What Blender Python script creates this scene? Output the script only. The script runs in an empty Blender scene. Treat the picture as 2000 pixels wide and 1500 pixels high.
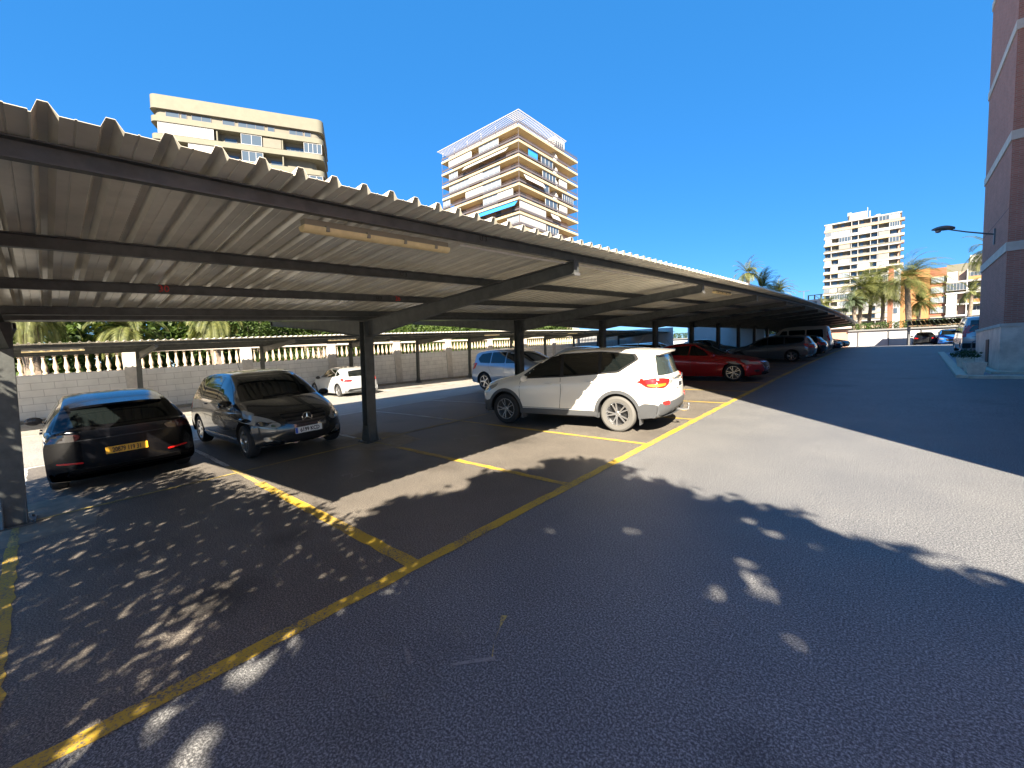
import bpy, bmesh, math, random
from mathutils import Vector, Matrix, noise
from mathutils.bvhtree import BVHTree
from math import radians as rad, sin, cos, pi
random.seed(7)
S = bpy.context.scene
COL = S.collection
# ---------------------------------------------------------------- camera, world, sun
TILT = 0.05884                                  # the car park climbs gently along +Y
LOT = Matrix.Rotation(TILT, 4, 'X')             # car-park frame -> world
H = 1.8992
YAW, PITCH, ROLL, FPX = 0.732328699, 0.101731508, -0.057815223, 821.955
def cam_axes():
    cy, sy, cp, sp, cr, sr = cos(YAW), sin(YAW), cos(PITCH), sin(PITCH), cos(ROLL), sin(ROLL)
    fw = Vector((-sy*cp, cy*cp, -sp)); rt = Vector((cy, sy, 0)); up = rt.cross(fw)
    return rt*cr + up*sr, -rt*sr + up*cr, fw
cd = bpy.data.cameras.new('camera'); cam = bpy.data.objects.new('camera', cd); COL.objects.link(cam)
r_, u_, f_ = cam_axes()
m = Matrix((( r_[0], u_[0], -f_[0], 0), (r_[1], u_[1], -f_[1], 0), (r_[2], u_[2], -f_[2], H), (0, 0, 0, 1)))
cam.matrix_world = LOT @ m
cd.sensor_width = 36; cd.lens = FPX/2000*36; cd.clip_start = .05; cd.clip_end = 6000
S.camera = cam
SUN_LOT = Vector((.67*.793, -.74*.793, .609))   # towards the sun
SUN = (LOT.to_3x3() @ SUN_LOT).normalized()
W = bpy.data.worlds.new('World'); S.world = W; W.use_nodes = True
wn = W.node_tree.nodes; sky = wn.new('ShaderNodeTexSky'); sky.sky_type = 'NISHITA'; sky.sun_disc = False
sky.sun_elevation = math.asin(SUN.z); sky.sun_rotation = math.atan2(SUN.x, SUN.y)
sky.air_density = 1.0; sky.dust_density = 0.0; sky.ozone_density = 6.0; sky.altitude = 1200
hs = wn.new('ShaderNodeHueSaturation'); hs.inputs['Saturation'].default_value = 1.2; W.node_tree.links.new(sky.outputs[0], hs.inputs['Color'])
mxs = wn.new('ShaderNodeMix'); mxs.data_type = 'RGBA'; mxs.inputs[0].default_value = .6; mxs.inputs[7].default_value = (.2, 1.28, 3.3, 1)
W.node_tree.links.new(hs.outputs[0], mxs.inputs[6]); W.node_tree.links.new(mxs.outputs[2], wn['Background'].inputs[0]); wn['Background'].inputs[1].default_value = .0635
sl = bpy.data.lights.new('sun', 'SUN'); so = bpy.data.objects.new('sun', sl); COL.objects.link(so)
sl.energy = 5.0; sl.angle = rad(.53); sl.color = (1, .89, .73)
so.rotation_euler = SUN.to_track_quat('Z', 'Y').to_euler(); so.location = SUN*50
S.view_settings.view_transform = 'Standard'; S.view_settings.look = 'None'
S.view_settings.exposure = 2.18; S.view_settings.gamma = 1
S.render.engine = 'CYCLES'; S.render.resolution_x = 1024; S.render.resolution_y = 768

# ---------------------------------------------------------------- helpers
def tag(o, label=None, cat=None, group=None, kind=None):
    if label: o['label'] = label
    if cat: o['category'] = cat
    if group: o['group'] = group
    if kind: o['kind'] = kind
    return o
def mat(name, col, rough=.6, metal=0, coat=0, noise_amt=0, nscale=3, col2=None, bump=0, bscale=40, spec=.5, emit=None):
    mt = bpy.data.materials.new(name); mt.use_nodes = True; nt = mt.node_tree; b = nt.nodes['Principled BSDF']
    b.inputs['Base Color'].default_value = (*col, 1); b.inputs['Roughness'].default_value = rough
    b.inputs['Metallic'].default_value = metal; b.inputs['Coat Weight'].default_value = coat
    b.inputs['Coat Roughness'].default_value = .03; b.inputs['Specular IOR Level'].default_value = spec
    tc = nt.nodes.new('ShaderNodeTexCoord')
    if noise_amt or col2:
        n = nt.nodes.new('ShaderNodeTexNoise'); n.inputs['Scale'].default_value = nscale; n.inputs['Detail'].default_value = 7; n.inputs['Roughness'].default_value = .65
        nt.links.new(tc.outputs['Object'], n.inputs['Vector'])
        r = nt.nodes.new('ShaderNodeValToRGB'); c2 = col2 or tuple(c*(1-noise_amt) for c in col)
        r.color_ramp.elements[0].position = .35; r.color_ramp.elements[1].position = .65
        r.color_ramp.elements[0].color = (*c2, 1); r.color_ramp.elements[1].color = (*col, 1)
        nt.links.new(n.outputs['Fac'], r.inputs['Fac']); nt.links.new(r.outputs['Color'], b.inputs['Base Color'])
    if bump:
        n2 = nt.nodes.new('ShaderNodeTexNoise'); n2.inputs['Scale'].default_value = bscale; n2.inputs['Detail'].default_value = 4
        nt.links.new(tc.outputs['Object'], n2.inputs['Vector'])
        bp = nt.nodes.new('ShaderNodeBump'); bp.inputs['Strength'].default_value = bump; bp.inputs['Distance'].default_value = .01
        nt.links.new(n2.outputs['Fac'], bp.inputs['Height']); nt.links.new(bp.outputs['Normal'], b.inputs['Normal'])
    if emit:
        b.inputs['Emission Color'].default_value = (*emit[0], 1); b.inputs['Emission Strength'].default_value = emit[1]
    return mt
def nodes(mt): return mt.node_tree.nodes, mt.node_tree.links, mt.node_tree.nodes['Principled BSDF']

class MB:
    def __init__(s): s.v = []; s.f = []; s.m = []
    def add(s, vs, fs, mi=0):
        o = len(s.v); s.v += [tuple(a) for a in vs]; s.f += [tuple(i+o for i in f) for f in fs]; s.m += [mi]*len(fs); return s
    def box(s, x0, x1, y0, y1, z0, z1, mi=0):
        return s.add([(x, y, z) for z in (z0, z1) for y in (y0, y1) for x in (x0, x1)],
                     [(0,2,3,1),(4,5,7,6),(0,1,5,4),(2,6,7,3),(0,4,6,2),(1,3,7,5)], mi)
    def tube(s, pts, rads, n=8, mi=0, cap=True):
        pts = [Vector(p) for p in pts]
        if not hasattr(rads, '__len__'): rads = [rads]*len(pts)
        vs = []; fs = []
        for i, p in enumerate(pts):
            d = (pts[min(i+1, len(pts)-1)] - pts[max(i-1, 0)]).normalized()
            a = d.cross(Vector((0, 0, 1)) if abs(d.z) < .95 else Vector((1, 0, 0))).normalized(); b = d.cross(a)
            vs += [p + (a*cos(2*pi*k/n) + b*sin(2*pi*k/n))*rads[i] for k in range(n)]
        for i in range(len(pts)-1):
            fs += [(i*n+k, i*n+(k+1) % n, (i+1)*n+(k+1) % n, (i+1)*n+k) for k in range(n)]
        if cap: fs += [tuple(range(n))[::-1], tuple((len(pts)-1)*n+k for k in range(n))]
        return s.add(vs, fs, mi)
    def lathe(s, prof, n=16, org=(0,0,0), axis='z', mi=0):
        vs = []
        for r, h in prof:
            for k in range(n):
                a = 2*pi*k/n
                if axis == 'z': vs.append((org[0]+r*cos(a), org[1]+r*sin(a), org[2]+h))
                else: vs.append((org[0]+r*cos(a), org[1]+h, org[2]+r*sin(a)))
        fs = [(i*n+k, i*n+(k+1) % n, (i+1)*n+(k+1) % n, (i+1)*n+k) for i in range(len(prof)-1) for k in range(n)]
        return s.add(vs, fs, mi)
    def prism(s, poly, y0, y1, mi=0):             # poly in (x,z), extruded along y
        n = len(poly)
        vs = [(x, y0, z) for x, z in poly] + [(x, y1, z) for x, z in poly]
        return s.add(vs, [tuple(range(n)), tuple(range(n, 2*n))[::-1]] + [(i, i+n, (i+1) % n+n, (i+1) % n) for i in range(n)], mi)
    def build(s, name, mats, parent=None, smooth=False, fix=True):
        me = bpy.data.meshes.new(name); me.from_pydata(s.v, [], s.f); 
        for mt in (mats if isinstance(mats, (list, tuple)) else [mats]): me.materials.append(mt)
        me.polygons.foreach_set('material_index', s.m)
        if fix:
            bm = bmesh.new(); bm.from_mesh(me); bmesh.ops.recalc_face_normals(bm, faces=bm.faces); bm.to_mesh(me); bm.free()
        if smooth: me.polygons.foreach_set('use_smooth', [True]*len(me.polygons)); 
        o = bpy.data.objects.new(name, me); COL.objects.link(o)
        if parent: o.parent = parent
        if smooth == 'auto':
            try: me.set_sharp_from_angle(angle=rad(35))
            except Exception: pass
        return o
def empty(name, label=None, cat=None, group=None):
    o = bpy.data.objects.new(name, None); COL.objects.link(o); o.empty_display_size = .2
    return tag(o, label, cat, group)
def dip(Y): return -.00036*max(0, Y-8.7)**2 if Y < 75 else dip(74.9)
def sstep(t): t = max(0, min(1, t)); return t*t*(3-2*t)
def gz(X, Y):                                   # ground height in the car-park frame
    return dip(Y) + sstep((-9-X)/12)*(-.13 - .021*max(0, min(Y, 30)))
def put(o, x, y, z=None, rz=0, lot=True):       # lot: stands square on the sloping car park; else true vertical
    p = Vector((x, y, gz(x, y) if z is None else z))
    if lot: o.matrix_world = LOT @ Matrix.Translation(p) @ Matrix.Rotation(rz, 4, 'Z')
    else: o.matrix_world = Matrix.Translation(LOT @ p) @ Matrix.Rotation(rz, 4, 'Z')
    return o
def putw(o, x, y, z=0, rz=0):
    o.matrix_world = Matrix.Translation((x, y, z)) @ Matrix.Rotation(rz, 4, 'Z'); return o
def lotm(o): o.matrix_world = LOT.copy(); return o
def textmesh(s, size, ext=.002, bold=0):
    c = bpy.data.curves.new('lettering', 'FONT'); c.body = s; c.size = size; c.extrude = ext; c.offset = bold*size; c.align_x = 'CENTER'; c.align_y = 'CENTER'
    c.resolution_u = 3
    t = bpy.data.objects.new('t', c); COL.objects.link(t); bpy.context.view_layer.update()
    me = bpy.data.meshes.new_from_object(t.evaluated_get(bpy.context.evaluated_depsgraph_get()))
    bpy.data.objects.remove(t); return me
def text(s, size, M, mt, parent, name='lettering', bold=0, sx=1):
    me = textmesh(s, size, .002, bold); me.transform(M @ Matrix.Diagonal((sx, 1, 1, 1))); me.materials.clear(); me.materials.append(mt)
    o = bpy.data.objects.new(name, me); COL.objects.link(o); o.parent = parent; return o

# ---------------------------------------------------------------- materials
def asphalt():
    mt = mat('asphalt', (.1, .1, .1), .62); n, l, b = nodes(mt)
    tc = n.new('ShaderNodeTexCoord')
    def nz(sc, det=6, ro=.6):
        a = n.new('ShaderNodeTexNoise'); a.inputs['Scale'].default_value = sc; a.inputs['Detail'].default_value = det; a.inputs['Roughness'].default_value = ro
        l.new(tc.outputs['Object'], a.inputs['Vector']); return a.outputs['Fac']
    def ramp(src, stops):
        r = n.new('ShaderNodeValToRGB'); e = r.color_ramp.elements
        e[0].position, e[0].color = stops[0][0], (*stops[0][1], 1); e[1].position, e[1].color = stops[-1][0], (*stops[-1][1], 1)
        for p, c in stops[1:-1]: q = e.new(p); q.color = (*c, 1)
        l.new(src, r.inputs['Fac']); return r.outputs['Color']
    def mix(f, a, c, mode='MIX'):
        x = n.new('ShaderNodeMix'); x.data_type = 'RGBA'; x.blend_type = mode
        for s_, v in ((x.inputs[0], f), (x.inputs[6], a), (x.inputs[7], c)):
            if isinstance(v, (int, float)): s_.default_value = v
            elif isinstance(v, tuple): s_.default_value = (*v, 1)
            else: l.new(v, s_)
        return x.outputs[2]
    sep = n.new('ShaderNodeSeparateXYZ'); l.new(tc.outputs['Object'], sep.inputs[0])
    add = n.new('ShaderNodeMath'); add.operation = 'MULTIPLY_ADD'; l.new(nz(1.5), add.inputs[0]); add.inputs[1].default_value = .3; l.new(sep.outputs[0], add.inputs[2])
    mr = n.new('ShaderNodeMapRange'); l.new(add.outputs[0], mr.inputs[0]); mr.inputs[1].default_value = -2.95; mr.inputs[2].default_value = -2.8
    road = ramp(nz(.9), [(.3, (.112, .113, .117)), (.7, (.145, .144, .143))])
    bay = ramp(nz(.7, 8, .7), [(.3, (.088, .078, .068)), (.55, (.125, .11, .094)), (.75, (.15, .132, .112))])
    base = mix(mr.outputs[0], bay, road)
    mr2 = n.new('ShaderNodeMapRange'); l.new(add.outputs[0], mr2.inputs[0]); mr2.inputs[1].default_value = -12.1; mr2.inputs[2].default_value = -12.6
    base = mix(mr2.outputs[0], base, ramp(nz(.8), [(.3, (.21, .2, .18)), (.7, (.27, .255, .225))]))
    for cx, cy, rad_, dk in ((-3.95, .72, .42, .38), (-5.7, 3.3, .5, .6), (-5.3, 5.9, .6, .65), (-4.6, 1.5, .3, .6), (-6.0, 10.5, .7, .5), (-5.5, 13.2, .6, .5), (-.4, 1.9, .25, .7), (-6.4, 3.9, .35, .5), (-9.5, 6, .7, .6)):
        dv = n.new('ShaderNodeVectorMath'); dv.operation = 'DISTANCE'; l.new(tc.outputs['Object'], dv.inputs[0]); dv.inputs[1].default_value = (cx, cy, 0)
        nn = n.new('ShaderNodeMath'); nn.operation = 'MULTIPLY_ADD'; l.new(nz(5, 6, .7), nn.inputs[0]); nn.inputs[1].default_value = rad_*1.6; l.new(dv.outputs['Value'], nn.inputs[2])
        base = mix(1.0, base, ramp(nn.outputs[0], [(rad_*1.0, (dk, dk, dk)), (min(1, rad_*1.75), (1, 1, 1))]), 'MULTIPLY')
    oil = ramp(nz(.42, 5, .5), [(.62, (1, 1, 1)), (.74, (.55, .52, .5))])
    base = mix(1.0, base, oil, 'MULTIPLY')
    grain = ramp(nz(80, 3, .85), [(.40, (.35, .35, .35)), (.5, (.85, .85, .85)), (.61, (2.5, 2.5, 2.4))])
    base = mix(1.0, base, grain, 'MULTIPLY')
    grain2 = ramp(nz(55, 4, .8), [(.3, (.72, .72, .72)), (.7, (1.25, 1.25, 1.25))])
    base = mix(.8, base, grain2, 'MULTIPLY')
    v = n.new('ShaderNodeTexVoronoi'); v.inputs['Scale'].default_value = 26; l.new(tc.outputs['Object'], v.inputs['Vector'])
    chips = ramp(v.outputs['Distance'], [(.06, (1, 1, 1)), (.085, (0, 0, 0))])
    gate = ramp(nz(6, 2), [(.6, (0, 0, 0)), (.66, (1, 1, 1))])
    chips = mix(1.0, chips, gate, 'MULTIPLY')
    base = mix(chips, base, (.33, .33, .32))
    vc = n.new('ShaderNodeTexVoronoi'); vc.feature = 'DISTANCE_TO_EDGE'; vc.inputs['Scale'].default_value = .55
    wv = n.new('ShaderNodeMapping'); l.new(tc.outputs['Object'], wv.inputs[0])
    nv = n.new('ShaderNodeTexNoise'); nv.inputs['Scale'].default_value = 2.5; nv.inputs['Detail'].default_value = 6; l.new(tc.outputs['Object'], nv.inputs['Vector'])
    va = n.new('ShaderNodeVectorMath'); va.operation = 'MULTIPLY_ADD'; l.new(nv.outputs['Color'], va.inputs[0]); va.inputs[1].default_value = (.5, .5, .5); l.new(wv.outputs[0], va.inputs[2])
    l.new(va.outputs[0], vc.inputs['Vector'])
    crack = ramp(vc.outputs['Distance'], [(.0, (.75, .75, .75)), (.003, (1, 1, 1))])
    base = mix(.8, base, crack, 'MULTIPLY')
    l.new(base, b.inputs['Base Color'])
    bp = n.new('ShaderNodeBump'); bp.inputs['Strength'].default_value = .32; bp.inputs['Distance'].default_value = .006
    l.new(nz(120, 3, .8), bp.inputs['Height']); l.new(bp.outputs['Normal'], b.inputs['Normal'])
    return mt
def paint(name, col, under=(.12, .11, .1), wear=.462):
    mt = mat(name, col, .7); n, l, b = nodes(mt); tc = n.new('ShaderNodeTexCoord')
    a = n.new('ShaderNodeTexNoise'); a.inputs['Scale'].default_value = 60; a.inputs['Detail'].default_value = 6; a.inputs['Roughness'].default_value = .8; l.new(tc.outputs['Object'], a.inputs['Vector'])
    r = n.new('ShaderNodeValToRGB'); r.color_ramp.elements[0].position = wear-.035; r.color_ramp.elements[1].position = wear+.02
    r.color_ramp.elements[0].color = (*under, 1); r.color_ramp.elements[1].color = (*col, 1)
    c = n.new('ShaderNodeTexNoise'); c.inputs['Scale'].default_value = 2.2; c.inputs['Detail'].default_value = 5; l.new(tc.outputs['Object'], c.inputs['Vector'])
    ad = n.new('ShaderNodeMath'); ad.operation = 'MULTIPLY_ADD'; l.new(c.outputs['Fac'], ad.inputs[0]); ad.inputs[1].default_value = .35; l.new(a.outputs['Fac'], ad.inputs[2])
    sb = n.new('ShaderNodeMath'); sb.operation = 'SUBTRACT'; l.new(ad.outputs[0], sb.inputs[0]); sb.inputs[1].default_value = .175
    l.new(sb.outputs[0], r.inputs['Fac']); l.new(r.outputs['Color'], b.inputs['Base Color'])
    return mt
def bricks(name, c1, c2, mortar, bw, bh, ms=.01, rough=.85, bump=.3, axes='XZ'):
    mt = mat(name, c1, rough); n, l, b = nodes(mt); tc = n.new('ShaderNodeTexCoord')
    sp = n.new('ShaderNodeSeparateXYZ'); cb = n.new('ShaderNodeCombineXYZ'); l.new(tc.outputs['Object'], sp.inputs[0])
    if axes == 'XZ':
        ad = n.new('ShaderNodeMath'); ad.operation = 'ADD'; l.new(sp.outputs[0], ad.inputs[0]); l.new(sp.outputs[1], ad.inputs[1]); l.new(ad.outputs[0], cb.inputs[0])
    else: l.new(sp.outputs[1], cb.inputs[0])
    l.new(sp.outputs[2], cb.inputs[1])
    br = n.new('ShaderNodeTexBrick'); l.new(cb.outputs[0], br.inputs['Vector']); br.inputs['Scale'].default_value = 1
    br.inputs['Brick Width'].default_value = bw; br.inputs['Row Height'].default_value = bh; br.inputs['Mortar Size'].default_value = ms
    br.inputs['Color1'].default_value = (*c1, 1); br.inputs['Color2'].default_value = (*c2, 1); br.inputs['Mortar'].default_value = (*mortar, 1)
    nz = n.new('ShaderNodeTexNoise'); nz.inputs['Scale'].default_value = 2.5; nz.inputs['Detail'].default_value = 8; l.new(tc.outputs['Object'], nz.inputs['Vector'])
    mx = n.new('ShaderNodeMix'); mx.data_type = 'RGBA'; mx.blend_type = 'MULTIPLY'; mx.inputs[0].default_value = .55
    rr = n.new('ShaderNodeValToRGB'); rr.color_ramp.elements[0].position = .3; rr.color_ramp.elements[0].color = (.74, .73, .72, 1); rr.color_ramp.elements[1].position = .65
    l.new(nz.outputs['Fac'], rr.inputs['Fac']); l.new(br.outputs['Color'], mx.inputs[6]); l.new(rr.outputs['Color'], mx.inputs[7]); l.new(mx.outputs[2], b.inputs['Base Color'])
    bp = n.new('ShaderNodeBump'); bp.inputs['Strength'].default_value = bump; bp.inputs['Distance'].default_value = .01; bp.invert = True
    l.new(br.outputs['Fac'], bp.inputs['Height']); l.new(bp.outputs['Normal'], b.inputs['Normal'])
    return mt
def tinted(name, col, rough=.05):
    return mat(name, col, rough, 0, 1, spec=.8)
def leafmat(name, c1, c2, sc=1.2):
    mt = mat(name, c1, .55, noise_amt=.4, nscale=sc, col2=c2, spec=.3)
    n, l, b = nodes(mt); b.inputs['Transmission Weight'].default_value = 0
    tr = n.new('ShaderNodeBsdfTranslucent'); tr.inputs[0].default_value = (c1[0]*1.3, c1[1]*1.4, c1[2]*.6, 1)
    ms = n.new('ShaderNodeMixShader'); ms.inputs[0].default_value = .25; out = n['Material Output']
    l.new(b.outputs[0], ms.inputs[1]); l.new(tr.outputs[0], ms.inputs[2]); l.new(ms.outputs[0], out.inputs[0]); return mt
M = {}
M['asphalt'] = asphalt()
M['yellow'] = paint('yellow_paint', (.50, .33, .03)); M['yellow_faint'] = paint('faded_yellow_paint', (.52, .38, .10), wear=.485)
M['white_line'] = paint('white_paint', (.7, .69, .64), wear=.475); M['faint'] = paint('ghost_paint', (.26, .25, .23), wear=.5)
M['soil'] = mat('soil', (.2, .17, .12), .95, noise_amt=.4, nscale=.3)
M['concrete'] = mat('concrete', (.3, .26, .2), .9, noise_amt=.35, nscale=4, bump=.4)
M['kerb'] = mat('kerb_stone', (.68, .61, .48), .85, noise_amt=.25, nscale=5, bump=.3)
M['steel'] = mat('painted_steel', (.10, .105, .10), .5, .35, noise_amt=.35, nscale=7, bump=.15)
M['steel2'] = mat('grey_steel', (.2, .2, .2), .45, .4, noise_amt=.3, nscale=6)
M['roof_metal'] = mat('galvanised_sheet', (.80, .76, .64), .26, .15, noise_amt=.22, nscale=2.2, bump=.04, bscale=9)
M['batten'] = mat('batten_plastic', (.85, .66, .33), .5, noise_amt=.2, nscale=9)
M['batten_body'] = mat('batten_housing', (.28, .25, .19), .6)
M['blocks'] = bricks('white_block_wall', (.8, .75, .67), (.75, .71, .63), (.52, .47, .41), .62, .27, .009, axes='Y')
M['stonecap'] = mat('wall_render', (.60, .54, .46), .85, noise_amt=.2, nscale=5)
M['baluster'] = mat('cast_baluster', (.62, .50, .36), .8, noise_amt=.25, nscale=9)
M['brick'] = bricks('brick_cladding', (.5, .215, .155), (.42, .175, .125), (.42, .3, .24), .24, .06, .008, bump=.4)
M['band'] = mat('band_render', (.66, .60, .52), .8, noise_amt=.2, nscale=3)
M['marble'] = mat('stone_plinth', (.74, .67, .57), .45, noise_amt=.4, nscale=1.7, bump=.1)
M['tyre'] = mat('tyre', (.016, .016, .017), .8); M['tyre_pale'] = mat('pale_tyre', (.12, .115, .105), .9)
M['alloy'] = mat('alloy', (.62, .62, .62), .25, .9); M['alloy_dark'] = mat('dark_alloy', (.1, .1, .1), .3, .8)
M['black'] = mat('black_plastic', (.012, .012, .013), .5); M['cladding'] = mat('grey_cladding', (.075, .078, .082), .65)
M['glass'] = mat('car_glass', (.005, .007, .007), .06, 0, .5, spec=.5); M['glass_grey'] = tinted('rear_glass', (.035, .045, .04), .12)
M['chrome'] = mat('chrome', (.7, .7, .7), .12, 1); M['lamp_clear'] = mat('lamp_clear', (.34, .34, .32), .18, .3, 1)
M['lamp_red'] = mat('lamp_red', (.6, .015, .012), .15, 0, 1); M['lamp_amber'] = mat('lamp_amber', (.8, .18, .02), .2, 0, 1)
M['lamp_dark'] = mat('lamp_smoked', (.05, .01, .01), .1, 0, 1)
M['plate_w'] = mat('plate_white', (.75, .75, .72), .4); M['plate_y'] = mat('plate_yellow', (.8, .42, .03), .4); M['plate_b'] = mat('plate_blue', (.02, .09, .5), .4)
M['ink'] = mat('ink', (.01, .01, .012), .5); M['redink'] = mat('red_ink', (.45, .03, .025), .6)
def carpaint(name, c, metal=.35, rough=.28): return mat(name, c, rough, metal, 1)

# ---------------------------------------------------------------- ground
def sheet(xs, ys, f):
    b = MB(); nx = len(xs)
    b.add([(x, y, f(x, y)) for y in ys for x in xs], [(j*nx+i, j*nx+i+1, (j+1)*nx+i+1, (j+1)*nx+i) for j in range(len(ys)-1) for i in range(nx-1)])
    return b
xs = [-30, -27, -25] + [-24.5+i*.75 for i in range(22)] + [-7.5, -5, -2.5, 0, 2.5, 5, 10, 20, 40]
ys = [-30, -20, -10, -5, -2] + [i*1.5 for i in range(0, 50)] + [75, 80]
g = sheet(xs, ys, gz).build('ground', M['asphalt'], smooth=True, fix=False); tag(lotm(g), kind='structure')
g = sheet([-2500, -400, -120, -60, -30.2], [-2500, -300, -60, 0, 60, 300, 2500], lambda x, y: -.9).build('terrain', M['soil'], fix=False); tag(g, kind='structure')
g = sheet([-30.2, 40.2, 120, 2500], [-2500, -300, -60, -31], lambda x, y: -2.2).build('terrain', M['soil'], fix=False); tag(g, kind='structure')
g = sheet([40.2, 120, 2500], [-31, 0, 60, 300, 2500], lambda x, y: -.5).build('terrain', M['soil'], fix=False); tag(g, kind='structure')
g = sheet([-30.2, 0, 40.2], [76, 120, 300, 2500], lambda x, y: 3.0).build('terrain', M['soil'], fix=False); tag(g, kind='structure')

YA = 1.9858; ST = 2.4
def line(b, x0, y0, x1, y1, w, lift=.004, jag=.012):
    L_ = math.hypot(x1-x0, y1-y0); n = max(2, int(L_/.12)); ux, uy = (x1-x0)/L_, (y1-y0)/L_; px, py = -uy, ux; vs = []
    for i in range(n+1):
        t = L_*i/n; x, y = x0+ux*t, y0+uy*t
        for sd in (-1, 1):
            ww = w/2*sd + jag*noise.noise(Vector((x*9, y*9, sd*5)))*2.2
            X, Y = x+px*ww, y+py*ww; vs.append((X, Y, gz(X, Y)+lift))
    b.add(vs, [(2*i, 2*i+2, 2*i+3, 2*i+1) for i in range(n)])
DM, DP = 3.0274, 7.9894
b = MB(); line(b, -DM, -4, -DM, 64, .13, .0045); g = b.build('yellow_lines', M['yellow'], fix=False); tag(lotm(g), kind='structure')
b = MB()
for k in range(-3, 26):
    y = YA + ST*k
    line(b, -DM-.07, y, -7.0, y, .10 if k else .13, .004)
g = b.build('bay_lines', M['yellow'], fix=False); tag(lotm(g), kind='structure')
b = MB()
line(b, -7.95, -4, -7.95, 62, .06, .0085, .01)
for k in range(-3, 26):
    y = YA + ST*k; line(b, -7.0, y, -8.6, y, .07, .004)
g = b.build('faded_lines', M['yellow_faint'], fix=False); tag(lotm(g), kind='structure')
b = MB(); line(b, -12.45, -4, -12.45, 62, .08, .004)
for k in range(-3, 26):
    y = YA + ST*k; line(b, -8.6, y, -12.4, y, .08, .0035)
for k in range(-3, 12): line(b, -19.2, 3.0+2.35*k, -23.6, 3.0+2.35*k, .09, .004)
line(b, -19.2, -4, -19.2, 30, .09, .008)
g = b.build('white_lines', M['white_line'], fix=False); tag(lotm(g), kind='structure')
# loose paint smears on the roadway
b = MB(); line(b, -1.9, 1.42, -1.72, 1.62, .03); line(b, -2.28, 1.35, -2.1, 1.28, .02)
g = b.build('chalk_marks', M['faint'], fix=False); tag(lotm(g), kind='structure')
b = MB(); line(b, -1.95, 1.95, -1.75, 1.62, .018, .004, .02); g = b.build('paint_drips', M['yellow_faint'], fix=False); tag(lotm(g), kind='structure')
def ghost(s, x, y, rz, size):
    me = textmesh(s, size, 0); me.materials.clear(); me.materials.append(M['faint'])
    o = bpy.data.objects.new('bay_number', me); COL.objects.link(o); tag(o, kind='structure'); put(o, x, y, gz(x, y)+.006, rz); return o
ghost('2 4', -6.35, 5.6, rad(90), .42); ghost('2 1', -6.05, 3.1, rad(90), .4)
# concrete pads at the posts
b = MB()
for n in range(-1, 13):
    y = YA+ST+4.8*n; x = -DP
    pts = [(x-.95, y-.55), (x+.1, y-.72), (x+.98, y-.3), (x+.9, y+.65), (x-.2, y+.78), (x-1.05, y+.5)]
    b.add([(px, py, gz(px, py)+.0025) for px, py in pts], [tuple(range(6))])
g = b.build('concrete_pads', M['concrete'], fix=False); tag(lotm(g), kind='structure')
# strip along the foot of the boundary wall
b = MB()
for i in range(40):
    y0 = -8+i*2; b.add([(x, y, gz(x, y)+h) for x, h in ((-24.2, .0), (-24.2, .10), (-23.75, .10), (-23.75, 0)) for y in (y0, y0+2)], [(0,1,3,2),(2,3,5,4),(4,5,7,6)])
g = b.build('wall_footpath', M['concrete']); tag(lotm(g), kind='structure')

# ---------------------------------------------------------------- canopies
def dipr(Y): return 1.25*dip(Y)
LEAN = TILT
def ribbed(b, x0, z0, x1, z1, ya, yb, pitch=.21, hh=.047):
    y = ya; prof = []; k5 = 0
    while y < yb:
        prof += [(y, 0), (y+pitch*.21, .0), (y+pitch*.22, .004), (y+pitch*.25, .004), (y+pitch*.26, 0)] + ([(y+pitch*.56, 0), (y+pitch*.565, -.009), (y+pitch*.60, -.009)] if k5 % 5 == 2 else [(y+pitch*.60, 0)]) + [ (y+pitch*.71, hh), (y+pitch*.86, hh), (y+pitch*.99, 0)]; y += pitch; k5 += 1
    n = len(prof); vs = []
    for (x, z) in ((x0, z0), ((x0+x1)/2, (z0+z1)/2), (x1, z1)): vs += [(x, yy, z+h+dipr(yy)) for yy, h in prof]
    fs = [(k*n+i, k*n+i+1, (k+1)*n+i+1, (k+1)*n+i) for k in range(2) for i in range(n-1)]
    b.add(vs, fs)
    th = .0025; b.add([(v[0], v[1], v[2]+th) for v in vs], fs)
    for k in (0, 2):
        o = [(vs[k*n+i]) for i in range(n)]
        b.add(o + [(v[0], v[1], v[2]+th) for v in o], [(i, i+1, n+i+1, n+i) for i in range(n-1)])
def purlin(xc, ztop, ya, yb, parent, h=.1, w=.055):
    b = MB(); ys_ = []; y = ya
    while y < yb: ys_.append(y); y += 2.4
    ys_.append(yb); t = .008
    prof = [(xc-w/2, 0), (xc+w/2, 0), (xc+w/2, -t), (xc-w/2+t, -t), (xc-w/2+t, -h+t), (xc+w/2, -h+t), (xc+w/2, -h), (xc-w/2, -h)]
    m_ = len(prof); vs = [(x, y, ztop+z+dipr(y)) for y in ys_ for x, z in prof]
    b.add(vs, [(j*m_+i, j*m_+(i+1) % m_, (j+1)*m_+(i+1) % m_, (j+1)*m_+i) for j in range(len(ys_)-1) for i in range(m_)] + [tuple(range(m_))])
    return b.build('purlin', M['steel'], parent)
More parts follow.
